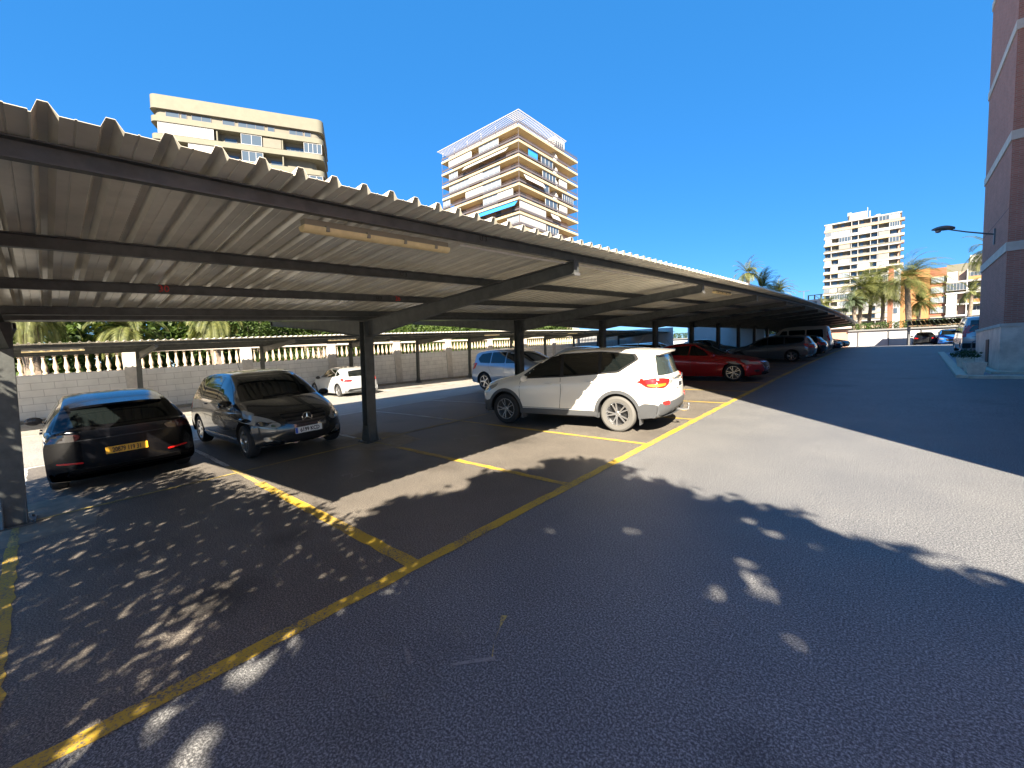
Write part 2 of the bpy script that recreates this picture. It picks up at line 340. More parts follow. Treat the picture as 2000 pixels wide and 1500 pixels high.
def ibeam_post(x, y, ztop, parent, w=.2, d=.2, base=None):
    z0 = gz(x, y) if base is None else base; b = MB(); t = .013
    def sl(px, py, z): return (px, py+(z-z0)*LEAN, z)
    def bar(xa, xb, ya, yb, za, zb, ex=0):
        vs = [sl(xx, yy, za) for xx, yy in ((xa-ex, ya), (xb+ex, ya), (xb+ex, yb), (xa-ex, yb))] + [sl(xx, yy, zb) for xx, yy in ((xa, ya), (xb, ya), (xb, yb), (xa, yb))]
        b.add(vs, [(0,3,2,1),(4,5,6,7),(0,1,5,4),(1,2,6,5),(2,3,7,6),(3,0,4,7)])
    bar(x+d/2-t, x+d/2, y-w/2, y+w/2, z0+.02, ztop); bar(x-d/2, x-d/2+t, y-w/2, y+w/2, z0+.02, ztop)
    bar(x-d/2+t, x+d/2-t, y-.005, y+.005, z0+.02, ztop)
    # flared gussets and foot plate
    for yy in (y-w/2+.002, y+w/2-.014):
        b.add([sl(x+d/2+.002, yy, z0+.34), sl(x+d/2+.07, yy, z0+.025), sl(x-d/2-.07, yy, z0+.025), sl(x-d/2-.002, yy, z0+.34),
               sl(x+d/2+.002, yy+.012, z0+.34), sl(x+d/2+.07, yy+.012, z0+.025), sl(x-d/2-.07, yy+.012, z0+.025), sl(x-d/2-.002, yy+.012, z0+.34)],
              [(0,1,2,3),(4,7,6,5),(0,4,5,1),(1,5,6,2),(2,6,7,3),(3,7,4,0)])
    b.box(x-d/2-.09, x+d/2+.09, y-w/2-.07, y+w/2+.07, z0-.01, z0+.022)
    for sx in (-1, 1):
        for sy in (-1, 1): b.lathe([(0, .03), (.013, .03), (.013, 0)], 6, (x+sx*(d/2+.06), y+sy*(w/2+.045), z0+.015))
    return b.build('post', M['steel'], parent)
def beam(pts_top, pts_bot, y, parent, w=.1, name='beam'):
    # web plus two flanges; points are (x, z), y the mid plane
    b = MB(); t = .012; n = len(pts_top)
    b.prism(pts_top + pts_bot[::-1], y-.005, y+.005)
    for pts, s in ((pts_top, -1), (pts_bot, 1)):
        for i in range(n-1):
            (xa, za), (xb, zb) = pts[i], pts[i+1]
            b.add([(xa, y-w/2, za), (xb, y-w/2, zb), (xb, y+w/2, zb), (xa, y+w/2, za), (xa, y-w/2, za+s*t), (xb, y-w/2, zb+s*t), (xb, y+w/2, zb+s*t), (xa, y+w/2, za+s*t)],
                  [(0,1,2,3),(4,7,6,5),(0,4,5,1),(1,5,6,2),(2,6,7,3),(3,7,4,0)])
    for i in (0, n-1):
        x = pts_top[i][0]; b.box(x-.006, x+.006, y-w/2, y+w/2, pts_bot[i][1], pts_top[i][1])
    return b.build(name, M['steel'], parent)
can = empty('carport', 'long grey steel carport with ribbed metal roof over the near double row of cars', 'carport'); lotm(can)
YE0, YE1 = -.45, 63.6
def zr(d): return 3.155 - .07*d
b = MB(); ribbed(b, -2.68, zr(2.68), -8.0, zr(8.0), YE0, YE1); b.build('roof_sheet', M['roof_metal'], can, fix=False)
b = MB(); ribbed(b, -8.12, zr(8.0), -13.25, zr(8)+.38, YE0, YE1); b.build('roof_sheet', M['roof_metal'], can, fix=False)
for d in (2.97, 4.5, 5.97, 7.5): purlin(-d, zr(d)-.004, YE0+.02, YE1-.02, can)
for d in (9.2, 10.5, 11.8, 13.0): purlin(-d, zr(8)+(d-8.12)*.074-.004, YE0+.02, YE1-.02, can)
b = MB()
for i in range(27):
    y0, y1 = YE0+i*2.37, YE0+(i+1)*2.37
    b.add([(x, y, z+dipr(y)) for y in (y0, y1) for x, z in ((-7.93, 2.61), (-7.93, 2.50), (-8.19, 2.50), (-8.19, 2.61), (-8.17, 2.61), (-8.17, 2.52), (-7.95, 2.52), (-7.95, 2.61))],
          [(k, (k+1) % 8, (k+1) % 8+8, k+8) for k in range(8)])
b.build('gutter', M['steel'], can)
# far eave edge, its pale colour stands in for ground-bounced light
b = MB()
for i in range(27):
    y0, y1 = YE0+i*2.37, YE0+(i+1)*2.37
    zz = zr(8)+.37
    b.add([(x, y, z+dipr(y)) for y in (y0, y1) for x, z in ((-13.26, zz-.04), (-13.26, zz+.02), (-13.3, zz+.02), (-13.3, zz-.04))], [(k, (k+1) % 4, (k+1) % 4+4, k+4) for k in range(4)])
b.build('bounce_lit_edge', mat('bounce_light_tint', (.7, .68, .62), .6), can)
def carbeam(y, parent):
    dz = dipr(y)
    beam([(-2.9, 2.84+dz), (-5.4, 2.665+dz), (-7.99, 2.485+dz)], [(-2.9, 2.68+dz), (-5.4, 2.45+dz), (-7.99, 2.14+dz)], y, parent)
    beam([(-7.99, 2.485+dz), (-10.5, 2.66+dz), (-13.1, 2.84+dz)], [(-7.99, 2.14+dz), (-10.5, 2.45+dz), (-13.1, 2.71+dz)], y, parent)
for n in range(-1, 13):
    y = YA+ST+4.8*n; z0 = gz(-DP, y)
    ibeam_post(-DP, y, 2.47+dipr(y), can)
    yb_ = y + (2.5)*LEAN; carbeam(yb_, can)
    b = MB(); b.box(-2.895, -2.88, yb_-.055, yb_+.055, 2.655+dipr(y), 2.69+dipr(y)); b.build('end_tab', M['steel2'], can)
b = MB()                                             # cable and conduit along the front purlin
pts = []
y = 2.75
while y < 50: pts.append((-3.03, y, 2.83+dipr(y)-.012*abs(sin(y*1.3)))); y += .4
b.tube(pts, .009, 5); b.build('cable', M['stonecap'], can)
for (s, x, y, z, mt_, sz) in (('30', -5.94, 1.0, 0, M['redink'], .1), ('26', -5.94, 3.97, 0, M['redink'], .1), ('U 3', -5.94, 3.63, 0, M['ink'], .07), ('U 3', -4.47, 3.1, 1, M['ink'], .07), ('U 3', -2.94, 2.98, 2, M['ink'], .07)):
    text(s, sz, Matrix.Translation((x, y, zr(-x)-.055)) @ Matrix.Rotation(rad(90), 4, 'Z') @ Matrix.Rotation(rad(90), 4, 'X'), mt_, can, 'painted_number')
# back row carport
c2 = empty('carport', 'lower grey steel carport standing against the balustrade wall across the aisle', 'carport'); lotm(c2)
b = MB(); ribbed(b, -18.75, 2.62, -23.62, 2.44, -4.5, 50, .21, .045); b.build('roof_sheet', M['roof_metal'], c2, fix=False)
for d, z in ((19.1, 2.605), (20.6, 2.548), (22.1, 2.49), (23.35, 2.445)): purlin(-d, z-.003, -4.4, 49.9, c2, .1)
for n in range(-1, 11):
    y = 2.64+4.66*n; dz = dipr(y)
    ibeam_post(-23.3, y, 2.35+dz, c2, .16, .16, base=gz(-23.3, y)); yb_ = y+.15
    beam([(-19.05, 2.5+dz), (-23.3, 2.33+dz)], [(-19.05, 2.4+dz), (-23.3, 2.02+dz)], yb_, c2, .09)
def batten(x, y, z, rz=0, L_=1.3):
    r = empty('strip_light'); put(r, x, y, z, rz)
    b = MB(); b.box(-.035, .035, -L_/2, L_/2, .0, .045); b.build('housing', M['batten_body'], r)
    b = MB(); n = 12
    pr = [(.052*cos(pi+pi*k/8), .045*sin(pi+pi*k/8)) for k in range(9)]
    b.prism([(a_, c_-.001) for a_, c_ in pr], -L_/2-.01, L_/2+.01); b.build('diffuser', M['batten'], r, smooth='auto')
    for q in (-.38, -.13, .13, .38):
        b = MB(); b.box(-.057, .057, q*L_-.012, q*L_+.012, -.03, .01); b.build('clip', M['batten_body'], r)
    return r
for k in range(5):
    y = 2.03+9.6*k; r = batten(-3.16, y, zr(3.16)-.125+dipr(y), L_=1.32)
    tag(r, ['yellowed strip light under the near edge of the front carport, nearest the camera', 'second strip light along the front carport edge, above the gap past the white SUV',
            'third strip light along the front carport edge, over the red hatchback', 'fourth strip light along the front carport edge, small and far off', 'farthest strip light along the front carport edge, a pale dot near its end'][k], 'strip light', 'strip lights under the carports')
for k, (y, lb) in enumerate(((.35, 'yellowed strip light on the back carport, left of its first full post'), (9.5, 'yellowed strip light on the back carport beside the front carport post'), (19.5, 'strip light on the back carport above the silver blue car'), (28.8, 'farthest strip light on the back carport, seen over the white SUV'))):
    tag(batten(-19.0, y, 2.42+dipr(y)), lb, 'strip light', 'strip lights under the carports')

# ---------------------------------------------------------------- boundary wall with balusters
wl = empty('balustrade_wall', 'white block wall topped with cream cast balusters and square piers behind the back carport', 'wall'); lotm(wl)
XW = -24.3
def wt(y): return 1.66 - .0128*min(y, 30) - .0128*max(0, min(y, 30)-30)
def wb(y): return gz(-24.3, y)-.15
b = MB(); y = -9.0
while y < 62:
    y1 = y+2.9
    b.add([(x, yy, z) for yy, zz in ((y, 0), (y1, 0)) for x, z in ((XW-.2, wb(yy)), (XW, wb(yy)), (XW, wt(yy)), (XW-.2, wt(yy)))],
          [(0,1,2,3),(4,7,6,5),(0,4,5,1),(1,5,6,2),(2,6,7,3),(3,7,4,0)]); y = y1
b.build('block_wall', M['blocks'], wl)
b = MB(); y = -9.0
while y < 62:
    y1 = y+2.9
    b.add([(x, yy, wt(yy)+z) for yy in (y, y1) for x, z in ((XW-.24, .74), (XW+.04, .74), (XW+.04, .84), (XW-.24, .84))],
          [(0,1,2,3),(4,7,6,5),(0,4,5,1),(1,5,6,2),(2,6,7,3),(3,7,4,0)]); y = y1
b.build('top_rail', M['stonecap'], wl)
piers = [2.62+4.4*k for k in range(-2, 14)]
for py in piers:
    b = MB(); b.box(XW-.26, XW+.06, py-.24, py+.24, wb(py), wt(py)+.86); b.box(XW-.3, XW+.1, py-.28, py+.28, wt(py)+.862, wt(py)+.92)
    b.build('pier', M['stonecap'], wl)
bal = MB(); h_ = .74
prof = [(.0, 0), (.07, 0), (.07, .05), (.045, .07), (.05, .12), (.078, .2), (.08, .27), (.06, .38), (.038, .5), (.034, .58), (.05, .6), (.05, .63), (.036, .65), (.06, .68), (.06, .74), (0, .74)]
bal.lathe(prof, 12); bm_ = bal.build('baluster', M['baluster'], wl, smooth='auto'); first = True; cnt = 0; rest = MB()
for i in range(len(piers)-1):
    for k in range(13):
        y = piers[i]+.24+(4.4-.48)*(k+.5)/13
        if y < -1.8 or y > 58: continue
        if cnt < 100:
            o = bm_ if first else bm_.copy()
            if not first: COL.objects.link(o); o.parent = wl
            first = False; o.location = (XW-.1, y, wt(y)); cnt += 1
        else: rest.lathe([(r_0*1, h_0) for r_0, h_0 in prof], 6, (XW-.1, y, wt(y)))
tag(rest.build('baluster_run', M['baluster'], wl, fix=False), kind='stuff')

# ---------------------------------------------------------------- cars
def chaikin(p, n=2):
    for _ in range(n):
        q = [p[0]]
        for a, c in zip(p, p[1:]): q += [tuple(.75*a[i]+.25*c[i] for i in (0, 1)), tuple(.25*a[i]+.75*c[i] for i in (0, 1))]
        p = q+[p[-1]]
    return p
def densify(p, st=.09):
    q = [p[0]]
    for a, c in zip(p, p[1:]):
        n = max(1, int(math.hypot(a[0]-c[0], a[1]-c[1])/st)); q += [(a[0]+(c[0]-a[0])*k/n, a[1]+(c[1]-a[1])*k/n) for k in range(1, n+1)]
    return q
def interp(tab, x):
    if x <= tab[0][0]: return tab[0][1]
    for (a, fa), (c, fc) in zip(tab, tab[1:]):
        if x <= c: return fa+(fc-fa)*(x-a)/(c-a)
    return tab[-1][1]
def cr(p0, p1, p2, p3, t):
    return .5*((2*p1)+(-p0+p2)*t+(2*p0-5*p1+4*p2-p3)*t*t+(-p0+3*p1-3*p2+p3)*t**3)
def car_shell(sp):
    L_, Wd, Hh = sp['L'], sp['W']/2, sp['H']; top = densify(chaikin(sp['top'], 2)); rings = []
    ztop = max(z for s, z in top); gc = sp.get('gc', .2)
    for s, zt in top:
        s_c = min(max(s, 0), L_)
        zb = gc + .06*max(0, 1-s_c/.5)**2 + .08*max(0, 1-(L_-s_c)/.5)**2
        zt = max(zt, zb+.012); zbelt = interp(sp['belt'], s_c); ws = Wd-sp.get('shoulder', .045)
        gh = max(0, min(1, (zt-zbelt)/(ztop-zbelt))); wr = ws-.035-sp.get('tumble', .17)*gh
        P = [(0, zb), (.5*Wd, zb), (Wd-.09, zb), (Wd-.035, zb+.05), (Wd-.012, zb+.18), (Wd, .60), (Wd-.012, zbelt-.14), (ws, zbelt),
             ((ws+wr)/2+.012, (zbelt+zt-.05)/2), (wr, zt-.045-.03*gh), (wr-.05, zt-.018), (wr*.6, zt-.004), (0, zt)]
        fr = [0, 0, 0, .12, .3, .55, .72, .82, .89, .94, .975, .996, 1]
        P = [(y, min(z, zb+(zt-zb)*f)) for (y, z), f in zip(P, fr)]
        Q = []
        for i in range(12):
            p0, p1, p2, p3 = P[max(i-1, 0)], P[i], P[i+1], P[min(i+2, 12)]
            for k in range(3):
                t = k/3; Q.append((cr(p0[0], p1[0], p2[0], p3[0], t), cr(p0[1], p1[1], p2[1], p3[1], t)))
        Q.append(P[12]); half = []
        for y, z in Q:
            bf = sp.get('bf', .34)*max(0, 1-s_c/1.3)**1.3; br_ = sp.get('br', .22)*max(0, 1-(L_-s_c)/1.2)**1.3
            k = abs(y)/Wd; ss = s_c + bf*k**3 - br_*k**3
            # windscreen bow
            if zt > zbelt+.05 and zt < ztop-.06: ss += (.12 if s_c < L_/2 else -.07)*k*k
            half.append((ss, y, z))
        rings.append([(s_, y, z) for s_, y, z in half] + [(s_, -y, z) for s_, y, z in half[-2:0:-1]])
    n = len(rings[0]); b = MB(); vs = [v for r in rings for v in r]
    vs = [(L_/2-s_, y, z) for s_, y, z in vs]
    fs = [(i*n+k, i*n+(k+1) % n, (i+1)*n+(k+1) % n, (i+1)*n+k) for i in range(len(rings)-1) for k in range(n)]
    fs += [tuple(range(n)), tuple((len(rings)-1)*n+k for k in range(n))]
    return b.add(vs, fs)
def apply_arches(o, sp):
    L_ = sp['L']; cut = MB()
    for s in sp['axles']:
        for sd in (-1, 1):
            x = L_/2-s; r = sp['r']+sp.get('gap', .055); y0, y1 = sd*(sp['W']/2-.27), sd*(sp['W']/2+.2); n = 28
            vs = [(x+r*cos(2*pi*k/n), y0, sp['r']+r*sin(2*pi*k/n)) for k in range(n)] + [(x+r*cos(2*pi*k/n), y1, sp['r']+r*sin(2*pi*k/n)) for k in range(n)]
            cut.add(vs, [tuple(range(n)), tuple(range(n, 2*n))[::-1]] + [(k, k+n, (k+1) % n+n, (k+1) % n) for k in range(n)])
    c = cut.build('cut', M['black']); md = o.modifiers.new('b', 'BOOLEAN'); md.operation = 'DIFFERENCE'; md.object = c; md.solver = 'EXACT'
    try: md.material_mode = 'TRANSFER'
    except Exception: pass
    bpy.context.view_layer.update()
    me = bpy.data.meshes.new_from_object(o.evaluated_get(bpy.context.evaluated_depsgraph_get()))
    if len(me.polygons) < 1500:
        md.use_self = True; bpy.context.view_layer.update()
        me = bpy.data.meshes.new_from_object(o.evaluated_get(bpy.context.evaluated_depsgraph_get())); print('self', o.name, len(me.polygons))
    if len(me.polygons) < 1500:
        md.use_self = False; md.solver = 'FAST'; bpy.context.view_layer.update()
        me = bpy.data.meshes.new_from_object(o.evaluated_get(bpy.context.evaluated_depsgraph_get())); print('fast', o.name, len(me.polygons))
    o.modifiers.clear(); o.data = me; bpy.data.objects.remove(c)
    try: me.set_sharp_from_angle(angle=rad(38))
    except Exception: pass
def patch(bvh, poly, view, name, mt, parent, off=.004, res=.08, roundn=1, skirt=.012):
    """A panel cut to an outline and laid on the body. view: 'L','R' (x,z), 'F','B' (y,z), 'T' (x,y)."""
    if roundn:
        q = []
        n = len(poly)
        for i in range(n):
            a, c, d = poly[i-1], poly[i], poly[(i+1) % n]
            def tow(p, o_):
                l_ = math.hypot(o_[0]-p[0], o_[1]-p[1]); k = min(.35, .03*roundn/max(l_, 1e-6)); return (p[0]+(o_[0]-p[0])*k, p[1]+(o_[1]-p[1])*k)
            e, f = tow(c, a), tow(c, d); q += [e, ((e[0]+f[0]+c[0]*1.2)/3.2, (e[1]+f[1]+c[1]*1.2)/3.2), f]
        poly = q
    bm = bmesh.new(); bm.faces.new([bm.verts.new((x, y, 0)) for x, y in poly])
    for ax in (0, 1):
        lo, hi = min(p[ax] for p in poly), max(p[ax] for p in poly); n = int((hi-lo)/res)
        for k in range(1, n+1):
            c = lo+(hi-lo)*k/(n+1); no = [0, 0, 0]; no[ax] = 1; co = [0, 0, 0]; co[ax] = c
            bmesh.ops.bisect_plane(bm, geom=bm.verts[:]+bm.edges[:]+bm.faces[:], plane_co=co, plane_no=no)
    bmesh.ops.remove_doubles(bm, verts=bm.verts, dist=1e-5)
    ok = 0; dn = Vector((0, 0, 0)); hits = []
    for v in bm.verts:
        a, c = v.co.x, v.co.y
        o, d = {'L': ((a, 4, c), (0, -1, 0)), 'R': ((a, -4, c), (0, 1, 0)), 'F': ((6, a, c), (-1, 0, 0)), 'B': ((-6, a, c), (1, 0, 0)), 'T': ((a, c, 6), (0, 0, -1))}[view]
        h = bvh.ray_cast(Vector(o), Vector(d)); hits.append((v, h, d))
    good = [h for v, h, d in hits if h[0]]
    for v, h, d in hits:
        if h[0]:
            nrm = h[1] if h[1].dot(Vector(d)) < 0 else -h[1]
            v.co = h[0] + (nrm*.5 - Vector(d)*.5).normalized()*off
        else:
            nb = min(good, key=lambda g_: (Vector((g_[0].x if view in 'LRT' else g_[0].y, g_[0].z if view != 'T' else g_[0].y))-Vector((v.co.x, v.co.y))).length) if good else None
            if nb: v.co = nb[0] - Vector(d)*off
    be = [e for e in bm.edges if e.is_boundary]
    ex = bmesh.ops.extrude_edge_only(bm, edges=be); d = Vector(hits[0][2])
    for v in [g_ for g_ in ex['geom'] if isinstance(g_, bmesh.types.BMVert)]: v.co += d*(skirt+off)
    bmesh.ops.recalc_face_normals(bm, faces=bm.faces)
    me = bpy.data.meshes.new(name); bm.to_mesh(me); bm.free(); me.materials.append(mt)
    me.polygons.foreach_set('use_smooth', [True]*len(me.polygons))
    try: me.set_sharp_from_angle(angle=rad(50))
    except Exception: pass
    o = bpy.data.objects.new(name, me); COL.objects.link(o); o.parent = parent; return o
def strip(pts, w):
    """outline of a thin band following a polyline"""
    L1, L2 = [], []
    for i, p in enumerate(pts):
        a, c = pts[max(i-1, 0)], pts[min(i+1, len(pts)-1)]; l_ = math.hypot(c[0]-a[0], c[1]-a[1]) or 1
        nx, ny = -(c[1]-a[1])/l_*w/2, (c[0]-a[0])/l_*w/2; L1.append((p[0]+nx, p[1]+ny)); L2.append((p[0]-nx, p[1]-ny))
    return L1 + L2[::-1]
_wh = {}
def wheel_meshes(r, rr, w, spokes, rim_mat, ty_mat, twin):
    key = (r, rr, w, spokes, rim_mat.name, ty_mat.name, twin)
    if key in _wh: return _wh[key]
    b = MB(); h = w/2
    b.lathe([(rr, -h*.8), (rr+.01, -h*.93), (r-.045, -h), (r-.012, -h*.8), (r, -h*.5), (r, h*.5), (r-.012, h*.8), (r-.045, h), (rr+.01, h*.93), (rr, h*.8)], 40, axis='y')
    t = b.build('wheel', ty_mat, smooth='auto')
    b = MB(); b.lathe([(rr+.004, h*.82), (rr+.004, h*.9), (rr-.012, h*.9), (rr-.018, h*.78), (rr-.03, h*.1), (rr-.03, -h*.8)], 40, axis='y')
    b.lathe([(0, h*.80), (.028, h*.80), (.035, h*.72), (.055, h*.62), (.06, h*.3)], 16, axis='y')
    for k in range(spokes):
        for off in ((-.14, .14) if twin else (0,)):
            a = 2*pi*k/spokes+off*.55; a2 = 2*pi*k/spokes+off*1.4; wa, wb_ = (.014, .012) if twin else (.032, .024)
            ca, sa = cos(a), sin(a); cb, sb_ = cos(a2), sin(a2)
            p0 = (.03*ca, .03*sa); p1 = ((rr-.012)*cb, (rr-.012)*sb_); dx, dy = p1[0]-p0[0], p1[1]-p0[1]; l_ = math.hypot(dx, dy); nx, ny = -dy/l_, dx/l_
            q = [(p0[0]+nx*wa, h*.72, p0[1]+ny*wa), (p0[0]-nx*wa, h*.72, p0[1]-ny*wa), (p1[0]-nx*wb_, h*.82, p1[1]-ny*wb_), (p1[0]+nx*wb_, h*.82, p1[1]+ny*wb_)]
            q2 = [(x, y-.03, z) for x, y, z in q]
            b.add(q+q2, [(0,1,2,3),(7,6,5,4),(0,4,5,1),(1,5,6,2),(2,6,7,3),(3,7,4,0)])
    b2 = MB(); 
    rim = b.build('rim', rim_mat, smooth=False)
    b2.lathe([(0, h*.15), (rr-.02, h*.15)], 24, axis='y'); back = b2.build('brake_disc', M['black'])
    out = (t.data, rim.data, back.data)
    for o in (t, rim, back): bpy.data.objects.remove(o)
    _wh[key] = out; return out
def make_car(sp, name, label, cat='car', body=None, group=None, plates=None):
    root = empty(name, label, cat, group); L_, Wd = sp['L'], sp['W']/2
    o = car_shell(sp).build('body', body, root, smooth=True)
    o.parent = None; bv = BVHTree.FromObject(o, bpy.context.evaluated_depsgraph_get())
    def X(s): return L_/2-s
    arches = sp.get('arches', True)
    if arches: apply_arches(o, sp)
    if 'clad' in sp:
        me = o.data; me.materials.append(M['cladding']); ci = len(me.materials)-1
        for p_ in me.polygons:
            s_ = L_/2-p_.center.x
            if p_.center.z < .56 and (s_ > 4.03 or s_ < .5) or p_.center.z < .33: p_.material_index = ci
    o.parent = root
    def pc(kind, poly, view, nm, mt, **k):
        if view in 'LR': poly = [(X(s), z) for s, z in poly]
        return patch(bv, poly, view, nm, mt, root, **k)
    det = sp.get('detail', 1)
    for sd in 'LR':
        if 'pillars' in sp: pc(0, sp['pillars'], sd, 'window_surround', M['black'], off=.002)
        for w in sp['windows']: pc(0, w, sd, 'side_window', M['glass'], off=.0045)
        if det:
            for sm in sp.get('seams', []): pc(0, strip(sm, .009), sd, 'door_seam', M['black'], off=.001, roundn=0, skirt=.006)
            for hx, hz in sp.get('handles', []):
                pc(0, [(hx, hz-.014), (hx+.17, hz-.01), (hx+.17, hz+.016), (hx, hz+.012)], sd, 'door_handle', sp.get('handle_mat', body), off=.03, roundn=.4, skirt=.03)
        for poly, mk, nm, off in sp.get('side', []): pc(0, poly, sd, nm, M[mk], off=off)
    for poly, mk, nm, off in sp.get('front', []): pc(0, poly, 'F', nm, M[mk] if isinstance(mk, str) else mk, off=off)
    for poly, mk, nm, off in sp.get('back', []): pc(0, poly, 'B', nm, M[mk] if isinstance(mk, str) else mk, off=off)
    for vw, key in (('F', 'front2'), ('B', 'back2')):           # mirrored pairs
        for poly, mk, nm, off in sp.get(key, []):
            pc(0, poly, vw, nm, M[mk], off=off); pc(0, [(-y, z) for y, z in poly], vw, nm, M[mk], off=off)
    # mirrors
    mx, mz = sp['mirror']
    for sd in (-1, 1):
        b = MB(); cx, cy, cz = X(mx), sd*(Wd+.075), mz
        vs = []; nn, mm = 10, 8
        for i in range(nn+1):
            th = pi*i/nn
            for k in range(mm):
                ph = 2*pi*k/mm; vs.append((cx+.055*sin(th)*cos(ph)*(1.5 if cos(ph) > 0 else .6), cy+.115*cos(th), cz+.075*sin(th)*sin(ph)))
        b.add(vs, [(i*mm+k, i*mm+(k+1) % mm, (i+1)*mm+(k+1) % mm, (i+1)*mm+k) for i in range(nn) for k in range(mm)])
        b.box(cx-.02, cx+.04, min(sd*(Wd-.12), cy), max(sd*(Wd-.12), cy), cz-.055, cz-.03)
        b.build('door_mirror', sp.get('mirror_mat', body), root, smooth='auto')
    # wheels
    for i, s in enumerate(sp['axles']):
        for sd in (-1, 1):
            tm = sp.get('tyre', M['tyre'])
            t, rm, bk = wheel_meshes(sp['r'], sp.get('rr', sp['r']-.115), sp.get('ww', .21), sp.get('spokes', 5), sp.get('rim', M['alloy']), tm[i] if isinstance(tm, list) else tm, sp.get('twin', False))
            w = bpy.data.objects.new('wheel', t); COL.objects.link(w); w.parent = root; w.location = (X(s), sd*(Wd-.115), sp['r'])
            if sd < 0: w.rotation_euler = (0, 0, pi)
            for me, nm in ((rm, 'rim'), (bk, 'brake_disc')):
                q = bpy.data.objects.new(nm, me); COL.objects.link(q); q.parent = w
    if det and 'antenna' in sp:
        b = MB(); sx, sz = sp['antenna']; b.tube([(X(sx), 0, sz-.02), (X(sx+.22), 0, sz+.26)], [.006, .003], 5); b.build('antenna', M['black'], root)
    # number plates
    for view, txt, y, z, mk, w, h in (plates or []):
        pt = pc(0, [(y-w/2, z-h/2), (y+w/2, z-h/2), (y+w/2, z+h/2), (y-w/2, z+h/2)], view, 'number_plate', M[mk], off=.02, roundn=.25, skirt=.02, res=1)
        # flatten
        xs_ = [v.co.x for v in pt.data.vertices]; xx = max(xs_) if view == 'F' else min(xs_)
        for v in pt.data.vertices:
            if abs(v.co.x-xx) < .05: v.co.x = xx
        sgn = 1 if view == 'F' else -1
        R_ = Matrix.Rotation(sgn*rad(90), 4, 'Z') @ Matrix.Rotation(rad(90), 4, 'X')
        shift = .02 if mk == 'plate_w' and txt else 0
        text(txt, h*.92, Matrix.Translation((xx+sgn*.003, y+sgn*shift, z-.004)) @ R_, M['ink'], pt, 'plate_lettering', bold=.022, sx=min(sp.get('tsx', .92), (w-.05-(.05 if mk == 'plate_w' else 0))/(len(txt)*h*.92*.60)))
        if mk == 'plate_w' and sp.get('euro', 1):
            b = MB(); ya = y-sgn*(w/2-.004); yb2 = y-sgn*(w/2-.044); b.box(min(xx, xx+sgn*.0035), max(xx, xx+sgn*.0035), min(ya, yb2), max(ya, yb2), z-h/2+.004, z+h/2-.004); b.build('plate_band', M['plate_b'], pt)
    return root, bv
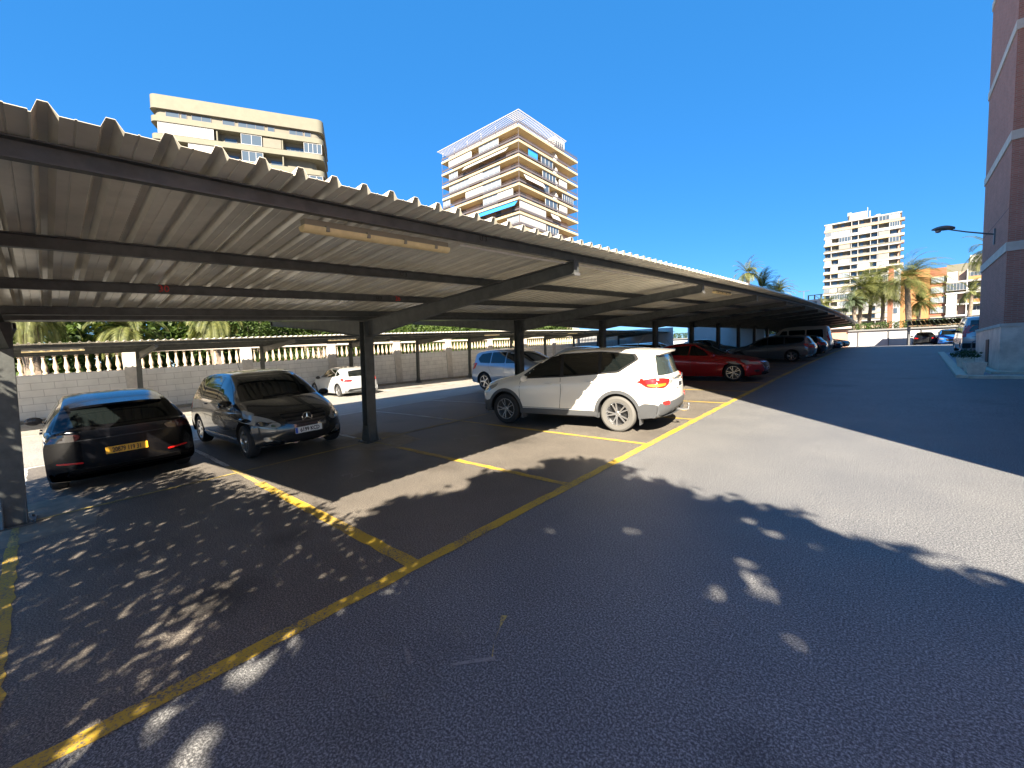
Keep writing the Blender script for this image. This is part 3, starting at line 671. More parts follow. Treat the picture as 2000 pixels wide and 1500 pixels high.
SUVS = dict(L=4.57, W=1.845, H=1.66, gc=.26, r=.355, rr=.235, ww=.225, axles=[.93, 3.59], spokes=5, twin=True, gap=.06, bf=.40, br=.19, tumble=.17,
    top=[(.10, .30), (.0, .45), (.0, .72), (.08, .90), (.35, 1.0), (.98, 1.11), (1.14, 1.15), (2.0, 1.55), (2.5, 1.655), (3.3, 1.65), (4.05, 1.58), (4.30, 1.52), (4.36, 1.44), (4.45, 1.1), (4.50, 1.02), (4.57, .78), (4.55, .4), (4.42, .34)],
    belt=[(0, .70), (.4, .84), (1.1, .98), (2.2, 1.04), (3.4, 1.10), (4.2, 1.12), (4.57, 1.0)],
    pillars=[(1.30, 1.04), (2.4, 1.08), (3.62, 1.165), (4.0, 1.41), (3.92, 1.52), (3.2, 1.585), (2.35, 1.565), (2.02, 1.50), (1.68, 1.31)],
    windows=[[(1.50, 1.08), (2.35, 1.11), (2.32, 1.54), (2.08, 1.50), (1.74, 1.30)], [(2.43, 1.115), (3.20, 1.165), (3.17, 1.56), (2.40, 1.545)], [(3.27, 1.175), (3.6, 1.20), (3.94, 1.41), (3.88, 1.50), (3.24, 1.56)]],
    seams=[[(1.36, 1.02), (1.33, .8), (1.36, .42)], [(2.36, 1.07), (2.38, .8), (2.33, .42)], [(3.24, 1.12), (3.22, .95), (3.1, .75), (2.98, .62)], [(1.36, .42), (2.95, .42)]],
    handles=[(1.98, .93), (2.95, .98)], mirror=(1.52, 1.06), antenna=(3.7, 1.62),
    side=[([(1.33, .24), (3.15, .24), (3.18, .38), (3.08, .40), (1.40, .40), (1.33, .36)], 'cladding', 'sill', .018),
          ([(4.0, .28), (4.34, .33), (4.36, .57), (4.12, .585), (4.0, .52)], 'cladding', 'rear_bumper', .014),
          ([(0.42, .30), (.52, .28), (.52, .42), (.42, .44)], 'cladding', 'front_bumper', .012),
          ([(3.72, .92), (3.74, .99), (3.81, 1.03), (3.89, 1.02), (3.93, .95), (3.91, .87), (3.84, .83), (3.76, .85)], 'white_body', 'fuel_flap', .003),
          ([(3.98, 1.0), (4.15, 1.035), (4.34, 1.06), (4.35, .87), (4.17, .90), (4.08, .965)], 'lamp_red', 'tail_light', .016),
          ([(4.18, .945), (4.34, .95), (4.34, .885), (4.2, .91)], 'lamp_amber', 'indicator', .022),
          ([(.42, .86), (.72, .95), (.68, .87), (.42, .74)], 'lamp_clear', 'headlight', .008)],
    back=[([(-.72, 1.09), (.72, 1.09), (.62, 1.46), (-.62, 1.46)], 'glass_grey', 'rear_window', .005), ([(-.9, .36), (.9, .36), (.915, .57), (.5, .60), (-.5, .60), (-.915, .57)], 'cladding', 'rear_bumper', .02),
          ([(-.30, .985), (.30, .985), (.30, 1.015), (-.30, 1.015)], 'chrome', 'garnish', .03), ([(-.40, .345), (.4, .345), (.36, .44), (-.36, .44)], 'black', 'bumper_insert', .024)],
    back2=[([(.48, 1.01), (.70, 1.045), (.905, 1.06), (.91, .875), (.74, .87), (.56, .93)], 'lamp_red', 'tail_light', .018), ([(.66, .95), (.90, .95), (.90, .89), (.70, .905)], 'lamp_amber', 'indicator', .024), ([(.50, .97), (.46, .99), (.36, .99), (.36, .95), (.5, .93)], 'lamp_clear', 'reversing_light', .02),
           ([(.62, .54), (.8, .55), (.8, .62), (.64, .63)], 'lamp_red', 'reflector', .028), ([(.528, .96), (.536, .96), (.60, .62), (.592, .62)], 'black', 'tailgate_seam', .002)],
    front=[([(-.66, 1.14), (.66, 1.14), (.56, 1.55), (-.56, 1.55)], 'glass', 'windscreen', .005), ([(-.5, .35), (.5, .35), (.6, .55), (-.6, .55)], 'black', 'lower_grille', .01), ([(-.5, .74), (.5, .74), (.5, .8), (-.5, .8)], 'black', 'grille', .01)],
    front2=[([(.5, .7), (.8, .78), (.82, .86), (.52, .8)], 'lamp_clear', 'headlight', .012)])
M['white_body'] = carpaint('pearl_white_paint', (.76, .72, .64), 0, .3)
SUVS['handle_mat'] = M['white_body']
plates_suv = [('B', '7823 HJN', -.0, .875, 'plate_w', .40, .13)]
SUVS['euro'] = 0; SUVS['clad'] = 1; SUVS['tyre'] = [M['tyre'], M['tyre_pale']]; SUVS['rim'] = M['alloy']  # rear tyres take a paler rubber tone than the front
suv, bv = make_car(SUVS, 'parked_suv', 'white SUV with grey lower cladding and tow ball, tail towards the roadway, half in sun', body=M['white_body'], plates=plates_suv)
# arch trims, spoiler, tow bar, mud flaps, emblem
def arch_trim(root, bv, sp, mk='cladding', w=.065):
    for s in sp['axles']:
        for sd in 'LR':
            r = sp['r']+sp.get('gap', .055)+w/2-.005; pts = [(sp['L']/2-(s+r*cos(t)), sp['r']+r*sin(t)) for t in [rad(-12)+rad(204)*k/20 for k in range(21)]]
            patch(bv, strip(pts, w), sd, 'arch_trim', M[mk], root, off=.014, res=.2, roundn=0, skirt=.03)
arch_trim(suv, bv, SUVS)
def spoiler(root, sp, s0, s1, z0, z1, hw, mt):
    b = MB(); X = lambda s: sp['L']/2-s; n = 8; vs = []
    for k in range(n+1):
        y = -hw+2*hw*k/n; bow = .10*(abs(y)/hw)**2.5
        for s, z in ((s0, z0), (s1-bow, z1), (s1-.01-bow, z1-.035), (s0, z0-.06)): vs.append((X(s), y, z-.03*(abs(y)/hw)**3))
    b.add(vs, [(k*4+i, k*4+(i+1) % 4, (k+1)*4+(i+1) % 4, (k+1)*4+i) for k in range(n) for i in range(4)] + [(0,1,2,3), tuple(n*4+i for i in range(4))])
    b.build('spoiler', mt, root, smooth='auto')
spoiler(suv, SUVS, 4.08, 4.45, 1.585, 1.545, .60, M['white_body'])
b = MB(); X0 = 4.57/2
b.tube([(-X0+.12, 0, .36), (-X0-.09, 0, .34), (-X0-.15, 0, .36), (-X0-.16, 0, .42)], [.03, .028, .022, .018], 10); b.lathe([(0, .05), (.018, .045), (.025, .025), (.018, .0), (.01, -.01)], 10, (-X0-.16, 0, .43))
b.build('tow_bar', M['alloy'], suv, smooth='auto')
for s in SUVS['axles']:
    for sd in (-1, 1):
        b = MB(); x = X0-s-SUVS['r']-.085; b.box(x-.008, x+.008, sd*.80-.1, sd*.80+.1, .16, .42); b.build('mud_flap', M['cladding'], suv)
b = MB(); 
for (rx, rz, cx, cz) in ((.06, .04, 0, 0), (.024, .04, 0, 0), (.052, .016, 0, .018)):
    b.tube([(-X0-.035, cx+rx*cos(2*pi*k/20), 1.0-.0+cz+rz*sin(2*pi*k/20)+.045) for k in range(21)], .005, 5, cap=False)
b.build('emblem', M['chrome'], suv)
HUB = rad(180)+math.atan2(.37, 2.67)                     # nose towards the left row, slightly askew
put(suv, -5.35, 8.12, None, HUB*1.0)

MPV = dict(L=4.27, W=1.777, H=1.604, gc=.2, r=.315, rr=.205, axles=[.78, 3.56], spokes=7, bf=.52, br=.2, tumble=.20,
    top=[(.14, .22), (.02, .32), (.0, .55), (.08, .76), (.30, .88), (.85, 1.04), (1.0, 1.07), (1.72, 1.50), (2.2, 1.60), (3.1, 1.59), (3.75, 1.52), (3.95, 1.44), (4.18, 1.02), (4.25, .85), (4.27, .55), (4.15, .3)],
    belt=[(0, .62), (.5, .84), (1.1, .96), (2.2, 1.01), (3.4, 1.06), (4.27, 1.0)],
    windows=[[(1.28, 1.03), (2.2, 1.05), (2.18, 1.49), (1.95, 1.48), (1.6, 1.28)], [(2.25, 1.05), (3.1, 1.09), (3.1, 1.50), (2.23, 1.50)], [(3.15, 1.1), (3.6, 1.14), (3.75, 1.32), (3.66, 1.42), (3.15, 1.49)]],
    seams=[[(1.2, 1.0), (1.18, .7), (1.22, .35)], [(2.22, 1.02), (2.24, .7), (2.2, .35)], [(3.12, 1.06), (3.08, .8), (2.95, .62)], [(.9, .72), (1.8, .66), (3.2, .72)]],
    handles=[(1.9, .9), (2.85, .94)], mirror=(1.28, 1.02), antenna=(3.3, 1.58), handle_mat=None,
    side=[([(.53, .83), (.66, .87), (.86, .905), (.78, .79), (.53, .665)], 'lamp_clear', 'headlight', .008), ([(3.9, 1.05), (4.05, 1.0), (4.06, .75), (3.95, .8)], 'lamp_red', 'tail_light', .008),
          ([(1.2, .30), (3.2, .30), (3.2, .33), (1.2, .33)], 'chrome', 'sill_trim', .012)],
    front=[([(-.66, 1.06), (.66, 1.06), (.55, 1.5), (-.55, 1.5)], 'glass', 'windscreen', .005),
           ([(-.42, .80), (.42, .80), (.34, .62), (.2, .59), (-.2, .59), (-.34, .62)], 'black', 'grille', .006),
           ([(-.40, .775), (.40, .775), (.39, .745), (-.39, .745)], 'alloy_dark', 'grille_bar', .02), ([(-.385, .71), (.385, .71), (.37, .68), (-.37, .68)], 'alloy_dark', 'grille_bar', .02),
           ([(-.36, .645), (.36, .645), (.33, .62), (-.33, .62)], 'alloy_dark', 'grille_bar', .02),
           ([(-.50, .42), (.50, .42), (.38, .27), (-.38, .27)], 'black', 'lower_grille', .008),
           (strip([(-.64, .40), (-.52, .33), (-.4, .26), (0, .245), (.4, .26), (.52, .33), (.64, .40)], .022), 'chrome', 'chin_trim', .014)],
    front2=[([(.44, .62), (.58, .74), (.74, .81), (.88, .85), (.885, .69), (.74, .60), (.54, .56)], 'lamp_clear', 'headlight', .012),
            ([(.60, .645), (.64, .685), (.70, .70), (.755, .685), (.77, .65), (.73, .62), (.66, .615)], 'black', 'headlight_bezel', .016), ([(.63, .65), (.66, .68), (.70, .69), (.735, .675), (.74, .65), (.71, .632), (.66, .63)], 'chrome', 'headlight_bulb', .02),
            ([(.785, .70), (.80, .74), (.84, .755), (.87, .74), (.875, .70), (.84, .68)], 'chrome', 'headlight_bulb', .018), ([(.52, .605), (.55, .64), (.59, .64), (.6, .605), (.56, .585)], 'chrome', 'headlight_bulb', .018), ([(.58, .33), (.70, .34), (.71, .42), (.6, .41)], 'lamp_clear', 'fog_light', .01)],
    back=[([(-.6, 1.08), (.6, 1.08), (.52, 1.44), (-.52, 1.44)], 'glass', 'rear_window', .005)])
M['mpv_body'] = carpaint('dark_grey_paint', (.035, .037, .04), .5, .22); MPV['mirror_mat'] = M['mpv_body']; MPV['handle_mat'] = M['mpv_body']
mpv, bv = make_car(MPV, 'parked_minivan', 'dark grey compact minivan facing the camera with star badge on its grille', body=M['mpv_body'], plates=[('F', '6199 KCD', 0, .475, 'plate_w', .50, .112)])
b = MB(); Rr = .088; h_ = bv.ray_cast(Vector((6, 0, .70)), Vector((-1, 0, 0)))[0]; fx = h_.x+.03
b.tube([(fx, Rr*cos(2*pi*k/28), .70+Rr*sin(2*pi*k/28)) for k in range(29)], .008, 6, cap=False)
for k in range(3):
    a = pi/2+2*pi*k/3; a1, a2 = a+pi/2, a-pi/2; b.add([(fx+.004, Rr*cos(a), .70+Rr*sin(a)), (fx+.004, .018*cos(a1), .70+.018*sin(a1)), (fx+.012, 0, .70), (fx+.004, .018*cos(a2), .70+.018*sin(a2)), (fx-.01, 0, .70)], [(0,1,2),(0,2,3),(0,4,1),(0,3,4)])
b.build('star_emblem', M['chrome'], mpv)
b = MB(); b.lathe([(0, 0), (Rr+.004, 0)], 24, axis='y'); e_ = b.build('emblem_disc', M['black'], mpv); e_.rotation_euler = (0, 0, rad(90)); e_.location = (fx-.012, 0, .70)
for y_ in (-.36, .36):                                    # wipers
    b = MB(); pp = []
    for k in range(9):
        yy = y_-.02+.5*(k/8)*(1 if y_ < 0 else -.0)-(.5*(k/8) if y_ > 0 else 0); h = bv.ray_cast(Vector((6, yy, 1.085+.02*k/8)), Vector((-1, 0, 0)))
        if h[0]: pp.append(h[0]+Vector((.02, 0, .01)))
    b.tube(pp, .008, 4); b.build('wiper', M['black'], mpv)
put(mpv, -8.2-4.27/2, 3.2, None, rad(2))

def hatch_spec(**k):
    d = dict(L=4.33, W=1.80, H=1.45, gc=.17, r=.32, rr=.22, axles=[.86, 3.48], spokes=5, twin=True, bf=.42, br=.28, tumble=.21,
    top=[(.12, .2), (.0, .32), (.0, .56), (.08, .70), (.4, .80), (1.1, .93), (1.3, .97), (2.05, 1.38), (2.5, 1.445), (3.1, 1.43), (3.75, 1.33), (3.9, 1.28), (4.18, .98), (4.26, .94), (4.33, .72), (4.30, .4), (4.15, .28)],
    belt=[(0, .58), (.5, .74), (1.2, .87), (2.3, .92), (3.4, .97), (4.33, .9)],
    windows=[[(1.6, .94), (2.4, .96), (2.38, 1.34), (2.2, 1.33), (1.85, 1.15)], [(2.44, .96), (3.2, 1.0), (3.15, 1.30), (2.42, 1.34)], [(3.25, 1.01), (3.5, 1.04), (3.62, 1.12), (3.2, 1.27)]],
    seams=[[(1.5, .9), (1.47, .6), (1.5, .3)], [(2.42, .93), (2.44, .6), (2.4, .3)], [(3.22, .97), (3.2, .8), (3.02, .55)]],
    handles=[(2.05, .82), (2.95, .86)], mirror=(1.62, .95), antenna=(3.5, 1.37),
    side=[([(.44, .73), (.6, .77), (.74, .79), (.62, .69), (.44, .61)], 'lamp_clear', 'headlight', .008), ([(3.82, .93), (4.05, .92), (4.06, .77), (3.94, .82)], 'lamp_red', 'tail_light', .008)],
    front=[([(-.66, .97), (.66, .97), (.54, 1.36), (-.54, 1.36)], 'glass', 'windscreen', .005), ([(-.42, .66), (.42, .66), (.30, .42), (-.30, .42)], 'black', 'grille', .008), ([(-.5, .34), (.5, .34), (.4, .24), (-.4, .24)], 'black', 'lower_grille', .008)],
    front2=[([(.48, .60), (.88, .61), (.885, .73), (.52, .68)], 'lamp_clear', 'headlight', .012), ([(.58, .34), (.74, .35), (.74, .42), (.6, .42)], 'black', 'fog_light', .008)],
    back=[([(-.60, .985), (.60, .985), (.50, 1.27), (-.50, 1.27)], 'glass', 'rear_window', .005), ([(-.7, .26), (.7, .26), (.66, .40), (-.66, .40)], 'black', 'diffuser', .008)],
    back2=[([(.5, .84), (.88, .9), (.885, .76), (.56, .75)], 'lamp_red', 'tail_light', .014)])
    d.update(k); return d
M['black_body'] = mat('black_paint', (.004, .004, .005), .16, 0, .25, spec=.3)
bh = hatch_spec(L=4.25, W=1.79, H=1.46, euro=0, br=.24, gc=.13); bh.pop('antenna')
bh['back'] = [([(-.62, .99), (.62, .99), (.52, 1.29), (-.52, 1.29)], 'glass', 'rear_window', .005), ([(-.7, .24), (.7, .24), (.66, .36), (-.66, .36)], 'black', 'diffuser', .008), ([(-.62, .80), (.62, .80), (.61, .785), (-.61, .785)], 'black', 'tailgate_seam', .004)]
bh['back2'] = [([(.48, .88), (.86, .93), (.87, .79), (.54, .79)], 'lamp_dark', 'tail_light', .014), ([(.50, .44), (.78, .46), (.78, .485), (.50, .465)], 'lamp_red', 'reflector', .016)]
bh['side'][1] = ([(3.82, .95), (3.99, .94), (4.0, .79), (3.9, .85)], 'lamp_dark', 'tail_light', .008)
blk, bv = make_car(bh, 'parked_hatchback', 'black hatchback with yellow rear plate, leftmost car under the carport', body=M['black_body'], plates=[('B', '20879 119 31', 0, .585, 'plate_y', .50, .11)])
text('F O R M U L A', .035, Matrix.Translation((bv.ray_cast(Vector((-6, 0, .86)), Vector((1, 0, 0)))[0].x-.006, 0, .86)) @ Matrix.Rotation(-rad(90), 4, 'Z') @ Matrix.Rotation(rad(90), 4, 'X'), M['chrome'], blk, 'tailgate_letters') if False else None
spoiler(blk, bh, 3.66, 3.98, 1.345, 1.30, .55, M['black_body'])
put(blk, -9.0-4.25/2, .78, None, rad(180))

wh = hatch_spec(L=4.36, W=1.82, H=1.47, detail=1, rim=M['alloy']); M['silver_white'] = carpaint('white_silver_paint', (.45, .46, .46), .1, .3); wh['mirror_mat'] = M['black']
a, bv = make_car(wh, 'parked_hatchback', 'white hatchback with red tail lights parked in the sunny aisle by the balustrade wall', body=M['silver_white'])
spoiler(a, wh, 3.7, 4.0, 1.36, 1.31, .5, M['silver_white']); put(a, -21.25, 10.4, gz(-21, 10.4), rad(180))

bs = dict(SUVS); bs.pop('pillars'); bs.pop('clad'); bs.update(L=4.4, W=1.83, tyre=M['tyre'], detail=1, twin=False, spokes=5, handle_mat=None, antenna=(3.7, 1.6))
M['silver_blue'] = carpaint('silver_blue_paint', (.36, .42, .5), .4, .25); bs['handle_mat'] = M['silver_blue']
bs['windows'] = [[(1.42, 1.07), (2.3, 1.09), (2.28, 1.5), (2.0, 1.5), (1.72, 1.35)], [(2.35, 1.09), (3.1, 1.1), (3.08, 1.52), (2.33, 1.52)], [(3.15, 1.1), (3.7, 1.12), (3.85, 1.28), (3.7, 1.47), (3.14, 1.52)]]
bs['top'] = [(s if s < 3 else s-.17, z-.0) for s, z in SUVS['top']]
bs['axles'] = [.9, 3.5]
bs['side'] = [([(3.85, 1.12), (4.08, 1.12), (4.1, .85), (3.98, .9)], 'lamp_red', 'tail_light', .01), ([(.42, .86), (.72, .95), (.68, .87), (.42, .74)], 'lamp_clear', 'headlight', .008)]
bs['back'] = [([(-.68, 1.09), (.68, 1.09), (.6, 1.46), (-.6, 1.46)], 'glass', 'rear_window', .005)]; bs['back2'] = []
a, bv = make_car(bs, 'parked_suv', 'silver blue SUV in the back bays behind the front of the white SUV', body=M['silver_blue']); put(a, -11.05, 12.95, None, 0)

M['white2'] = carpaint('plain_white_paint', (.68, .67, .63), 0, .3)
w2 = hatch_spec(L=4.2, W=1.78, H=1.55); w2['top'] = [(s, z*1.07 if z > .9 else z) for s, z in w2['top']]
a, bv = make_car(w2, 'parked_hatchback', 'white hatchback whose roof shows just above the bonnet of the white SUV', body=M['white2']); spoiler(a, w2, 3.6, 3.98, 1.44, 1.42, .52, M['white2']); put(a, -10.3, 15.3, None, rad(180))

M['red_body'] = carpaint('deep_red_paint', (.42, .012, .016), .35, .2)
rd = hatch_spec(L=4.46, W=1.80, r=.325, rr=.235, spokes=5, rim=M['alloy'], bf=.50); rd['mirror_mat'] = M['red_body']; rd['handle_mat'] = M['red_body']; rd['axles'] = [.93, 3.63]
rd['top'] = [(.1, .2), (.0, .34), (.0, .58), (.1, .72), (.5, .83), (1.35, .96), (1.5, 1.0), (2.25, 1.38), (2.7, 1.45), (3.2, 1.43), (3.85, 1.31), (4.28, 1.0), (4.4, .93), (4.46, .7), (4.42, .4), (4.25, .28)]
rd['windows'] = [[(1.78, .95), (2.5, .97), (2.48, 1.34), (2.35, 1.33), (2.0, 1.15)], [(2.54, .97), (3.3, 1.0), (3.25, 1.30), (2.52, 1.35)], [(3.35, 1.01), (3.6, 1.04), (3.72, 1.11), (3.3, 1.26)]]
rd['side'] = rd['side'] + [(strip([(.5, .78), (1.2, .80), (2.4, .74), (3.6, .8)], .01), 'lamp_dark', 'crease_shade_line', .002)]  # dark strip painted on as the shade line of the body crease
rd['front'] = rd['front'] + [(strip([(-.46, .62), (-.36, .45), (0, .40), (.36, .45), (.46, .62)], .025), 'chrome', 'grille_trim', .016)]
a, bv = make_car(rd, 'parked_hatchback', 'deep red hatchback nosing out towards the roadway past the white SUV', body=M['red_body'], plates=[('F', '5304 JTR', 0, .44, 'plate_w', .45, .1)]); put(a, -3.25-2.23, 17.55, None, 0)

M['grey_silver'] = carpaint('silver_grey_paint', (.24, .24, .245), .6, .25)
wg = hatch_spec(L=4.65, W=1.82, H=1.47, axles=[.9, 3.6], handle_mat=M['grey_silver'], mirror_mat=M['grey_silver'])
wg['top'] = [(.12, .2), (.0, .32), (.0, .56), (.08, .70), (.4, .80), (1.1, .93), (1.3, .97), (2.0, 1.38), (2.5, 1.465), (3.4, 1.46), (4.15, 1.40), (4.3, 1.35), (4.5, 1.0), (4.58, .94), (4.65, .72), (4.6, .4), (4.45, .28)]
wg['belt'] = [(0, .58), (.5, .74), (1.2, .87), (2.3, .92), (3.6, .98), (4.65, .92)]
wg['windows'] = wg['windows'][:2] + [[(3.26, 1.01), (4.0, 1.06), (4.15, 1.2), (4.05, 1.31), (3.22, 1.36)]]; wg['windows'][1] = [(2.44, .96), (3.2, 1.0), (3.18, 1.37), (2.42, 1.37)]
wg['side'] = [([(.44, .73), (.6, .77), (.74, .79), (.62, .69), (.44, .61)], 'lamp_clear', 'headlight', .008), ([(4.12, .98), (4.35, .97), (4.36, .8), (4.22, .86)], 'lamp_red', 'tail_light', .008), ([(3.95, .3), (4.33, .3), (4.33, .34), (3.95, .33)], 'chrome', 'bumper_trim', .008)]
wg['back'] = [([(-.62, 1.01), (.62, 1.01), (.54, 1.33), (-.54, 1.33)], 'glass', 'rear_window', .005)]
a, bv = make_car(wg, 'parked_estate_car', 'silver grey estate car, tail towards the roadway beyond the red hatchback', body=M['grey_silver']); put(a, -2.95-2.32, 28.7, None, rad(180))

M['dark_body'] = carpaint('near_black_paint', (.012, .013, .016), .3, .15); M['navy_body'] = carpaint('navy_paint', (.012, .02, .05), .4, .18)
def quick(spec, name, label, body, x, y, rz, cat='car', z=None):
    spec['detail'] = 0; spec['handle_mat'] = body; spec['mirror_mat'] = body
    a, bv = make_car(spec, name, label, cat, body); put(a, x, y, z, rz); return a
quick(hatch_spec(), 'parked_hatchback', 'black hatchback, tail outwards, just beyond the silver grey estate car', M['dark_body'], -5.05, 33.6, rad(180))
VAN = dict(L=4.7, W=1.9, H=2.1, gc=.2, r=.33, rr=.2, axles=[.85, 3.75], spokes=7, bf=.3, br=.12, tumble=.14, shoulder=.02,
    top=[(.1, .25), (.0, .4), (.0, .75), (.1, .95), (.6, 1.15), (.85, 1.25), (1.5, 1.9), (1.9, 2.04), (3.0, 2.07), (4.3, 2.03), (4.5, 1.95), (4.62, 1.2), (4.68, 1.0), (4.7, .6), (4.6, .35)],
    belt=[(0, .8), (.8, 1.05), (1.5, 1.15), (4.7, 1.15)],
    windows=[[(1.25, 1.15), (2.0, 1.15), (2.0, 1.75), (1.7, 1.75)], [(2.1, 1.18), (3.1, 1.18), (3.1, 1.78), (2.1, 1.78)], [(3.2, 1.18), (4.2, 1.18), (4.15, 1.78), (3.2, 1.78)]],
    seams=[[(2.05, 1.9), (2.05, .35)], [(3.15, 1.9), (3.15, .35)]], handles=[(1.8, 1.0)], mirror=(1.3, 1.2),
    side=[([(4.46, 1.6), (4.57, 1.6), (4.57, .95), (4.5, .95)], 'lamp_red', 'tail_light', .01)],
    front=[([(-.75, 1.25), (.75, 1.25), (.66, 1.85), (-.66, 1.85)], 'glass', 'windscreen', .005), ([(-.5, .6), (.5, .6), (.5, .8), (-.5, .8)], 'black', 'grille', .01)],
    front2=[([(.55, .7), (.8, .8), (.82, .98), (.58, .9)], 'lamp_clear', 'headlight', .01)],
    back=[([(-.70, 1.22), (.70, 1.22), (.64, 1.85), (-.64, 1.85)], 'glass', 'rear_window', .006), ([(-.92, .36), (.92, .36), (.93, .62), (-.93, .62)], 'black', 'rear_bumper', .03), ([(-.6, .95), (.6, .95), (.6, .97), (-.6, .97)], 'black', 'tailgate_seam', .004)],
    back2=[([(.79, .95), (.93, .95), (.89, 1.58), (.80, 1.58)], 'lamp_red', 'tail_light', .012)])
M['van_white'] = carpaint('dull_white_paint', (.5, .49, .46), 0, .35)
quick(dict(VAN), 'parked_van', 'tall pale van in the dark far end of the carport behind the black hatchback', M['van_white'], -5.35, 38.4, rad(180), 'van')
quick(hatch_spec(), 'parked_hatchback', 'small dark blue hatchback nosing out near the far end of the carport', M['navy_body'], -5.1, 46.2, 0)
quick(hatch_spec(), 'parked_hatchback', 'farthest dark hatchback at the far end of the carport, nose out', M['dark_body'], -5.0, 53.4, 0)
quick(hatch_spec(), 'parked_hatchback', 'dark car seen over the red hatchback roof in the back bay', M['navy_body'], -10.4, 24.9, 0)
quick(dict(wg), 'parked_estate_car', 'black estate car glimpsed between posts above the tail of the white SUV', M['dark_body'], -10.4, 20.2, rad(180))
quick(hatch_spec(), 'parked_hatchback', 'pale grey car parked far back under the carport by the white walls', M['grey_silver'], -10.4, 34.6, 0)
# far end, right
bl = hatch_spec(L=4.3, W=1.8, H=1.6); bl['top'] = [(s, z*1.1 if z > .8 else z) for s, z in bl['top']]; bl['belt'] = [(s, z*1.08) for s, z in bl['belt']]
bl['front'] = [([(-.66, 1.04), (.66, 1.04), (.54, 1.48), (-.54, 1.48)], 'glass', 'windscreen', .005)] + bl['front'][1:]
bl['windows'] = [[(s, z*1.1) for s, z in w] for w in bl['windows']]
M['bright_blue'] = carpaint('bright_blue_paint', (.02, .16, .5), .2, .25)
quick(bl, 'parked_suv', 'bright blue car with roof rails facing the camera at the far end of the roadway', M['bright_blue'], 4.75, 64.0, rad(-90))
quick(hatch_spec(L=4.2), 'parked_hatchback', 'dark hatchback beside the bright blue car under the far wooden shade', M['dark_body'], 2.95, 66.2, rad(90))
M['silver_body'] = carpaint('silver_paint', (.42, .43, .45), .5, .28)
vn = dict(VAN); vn['detail'] = 1; vn['handle_mat'] = M['silver_body']; vn['mirror_mat'] = M['black']; vn['euro'] = 0
a, bv = make_car(vn, 'parked_van', 'silver people carrier seen from behind, parked beside the brick tower', 'van', M['silver_body'], plates=[('B', '2471 FGL', 0, .80, 'plate_w', .5, .12)]); put(a, 3.95, 35.9, None, rad(90))

# ---------------------------------------------------------------- brick tower block on the right
bt = empty('brick_tower', 'red brick apartment tower with pale bands and a stone plinth at the right edge', 'building')
TZ = 0
def tb(name, x0, x1, y0, y1, z0, z1, mt, parent=bt, sm=False):
    p = LOT @ Vector((0, 0, 0)); b = MB(); b.box(x0, x1, y0, y1, z0, z1); return b.build(name, mt, parent)
def zy(Y): return Y*TILT                                   # true height of the lot at Y
Y0 = 20.4; ZB = zy(Y0)-.05
# world coordinates: Y ~ lot Y, z shifts with the slope; the mass sits out of frame on the right
tb('wall', 3.45, 15, 4.75, 20.3, -1, 38, M['brick'])
tb('wall', 2.72, 15, Y0, 25.3, ZB+1.56, 38, M['brick'])
tb('plinth', 2.66, 15, Y0-.06, 25.36, ZB-1, ZB+1.56, M['marble'])
tb('plinth_cap', 2.63, 15.03, Y0-.09, 25.39, ZB+1.5, ZB+1.6, M['band'])
tb('wall', 6.2, 15, 25.3, 40, -1, 38, M['brick']); tb('wall', 6.2, 8, 40, 50, -1, 38, M['brick'])
for zz in (3.87, 7.27, 10.55, 13.9, 17.2, 20.5, 23.8, 27.1, 30.4): tb('band', 2.69, 15.05, Y0-.035, 25.33, ZB+zz, ZB+zz+.28, M['band'])
for zz in (5.2,): tb('joint', 2.715, 2.72, Y0-.003, 25.3, ZB+zz, ZB+zz+.015, M['black'])
tb('vent_recess', 2.645, 2.66, 22.3, 22.9, ZB+.25, ZB+1.15, M['black'])
for k in range(3):
    for zz in (2.2, 5.3, 8.4, 11.5, 14.6):
        tb('window', 6.17, 6.2, 28+k*7, 30+k*7, ZB+zz, ZB+zz+1.4, M['glass'])
# wall bracket lamp
wlamp = empty('wall_lamp', 'grey street lamp head on a thin arm bracketed to the brick tower', 'street lamp')
b = MB(); b.box(-.02, .05, -.06, .06, -.35, .2); b.build('bracket', M['steel2'], wlamp)
b = MB(); b.tube([(0, 0, 0), (-.7, -.08, .22), (-1.15, -.12, .39)], [.028, .024, .022], 8); b.build('arm', M['steel2'], wlamp, smooth='auto')
b = MB(); n = 14; vs = []
for i in range(9):
    t = i/8; wv_ = .13*sin(pi*min(1, t*.9+.08))**.7+.01; hh_ = .09*sin(pi*min(1, t*.9+.08))**.7+.008
    for k in range(n):
        a_ = 2*pi*k/n; vs.append((-.98-.62*t, -.12+wv_*cos(a_), .39+.10*t*(1-t)+.02+.05*t+hh_*sin(a_)*(1 if sin(a_) > 0 else .8)))
b.add(vs, [(i*n+k, i*n+(k+1) % n, (i+1)*n+(k+1) % n, (i+1)*n+k) for i in range(8) for k in range(n)] + [tuple(range(n)), tuple(8*n+k for k in range(n))]); b.build('lamp_head', M['steel2'], wlamp, smooth='auto')
b = MB(); vs = []
b.lathe([(0, -.085), (.06, -.07), (.085, -.03), (.09, 0)], 14, (-1.42, -.12, .40)); b.build('lens', mat('lamp_lens', (.25, .27, .28), .2, 0, 1), wlamp, smooth='auto')
putw(wlamp, 2.70, 22.6, ZB+4.85)
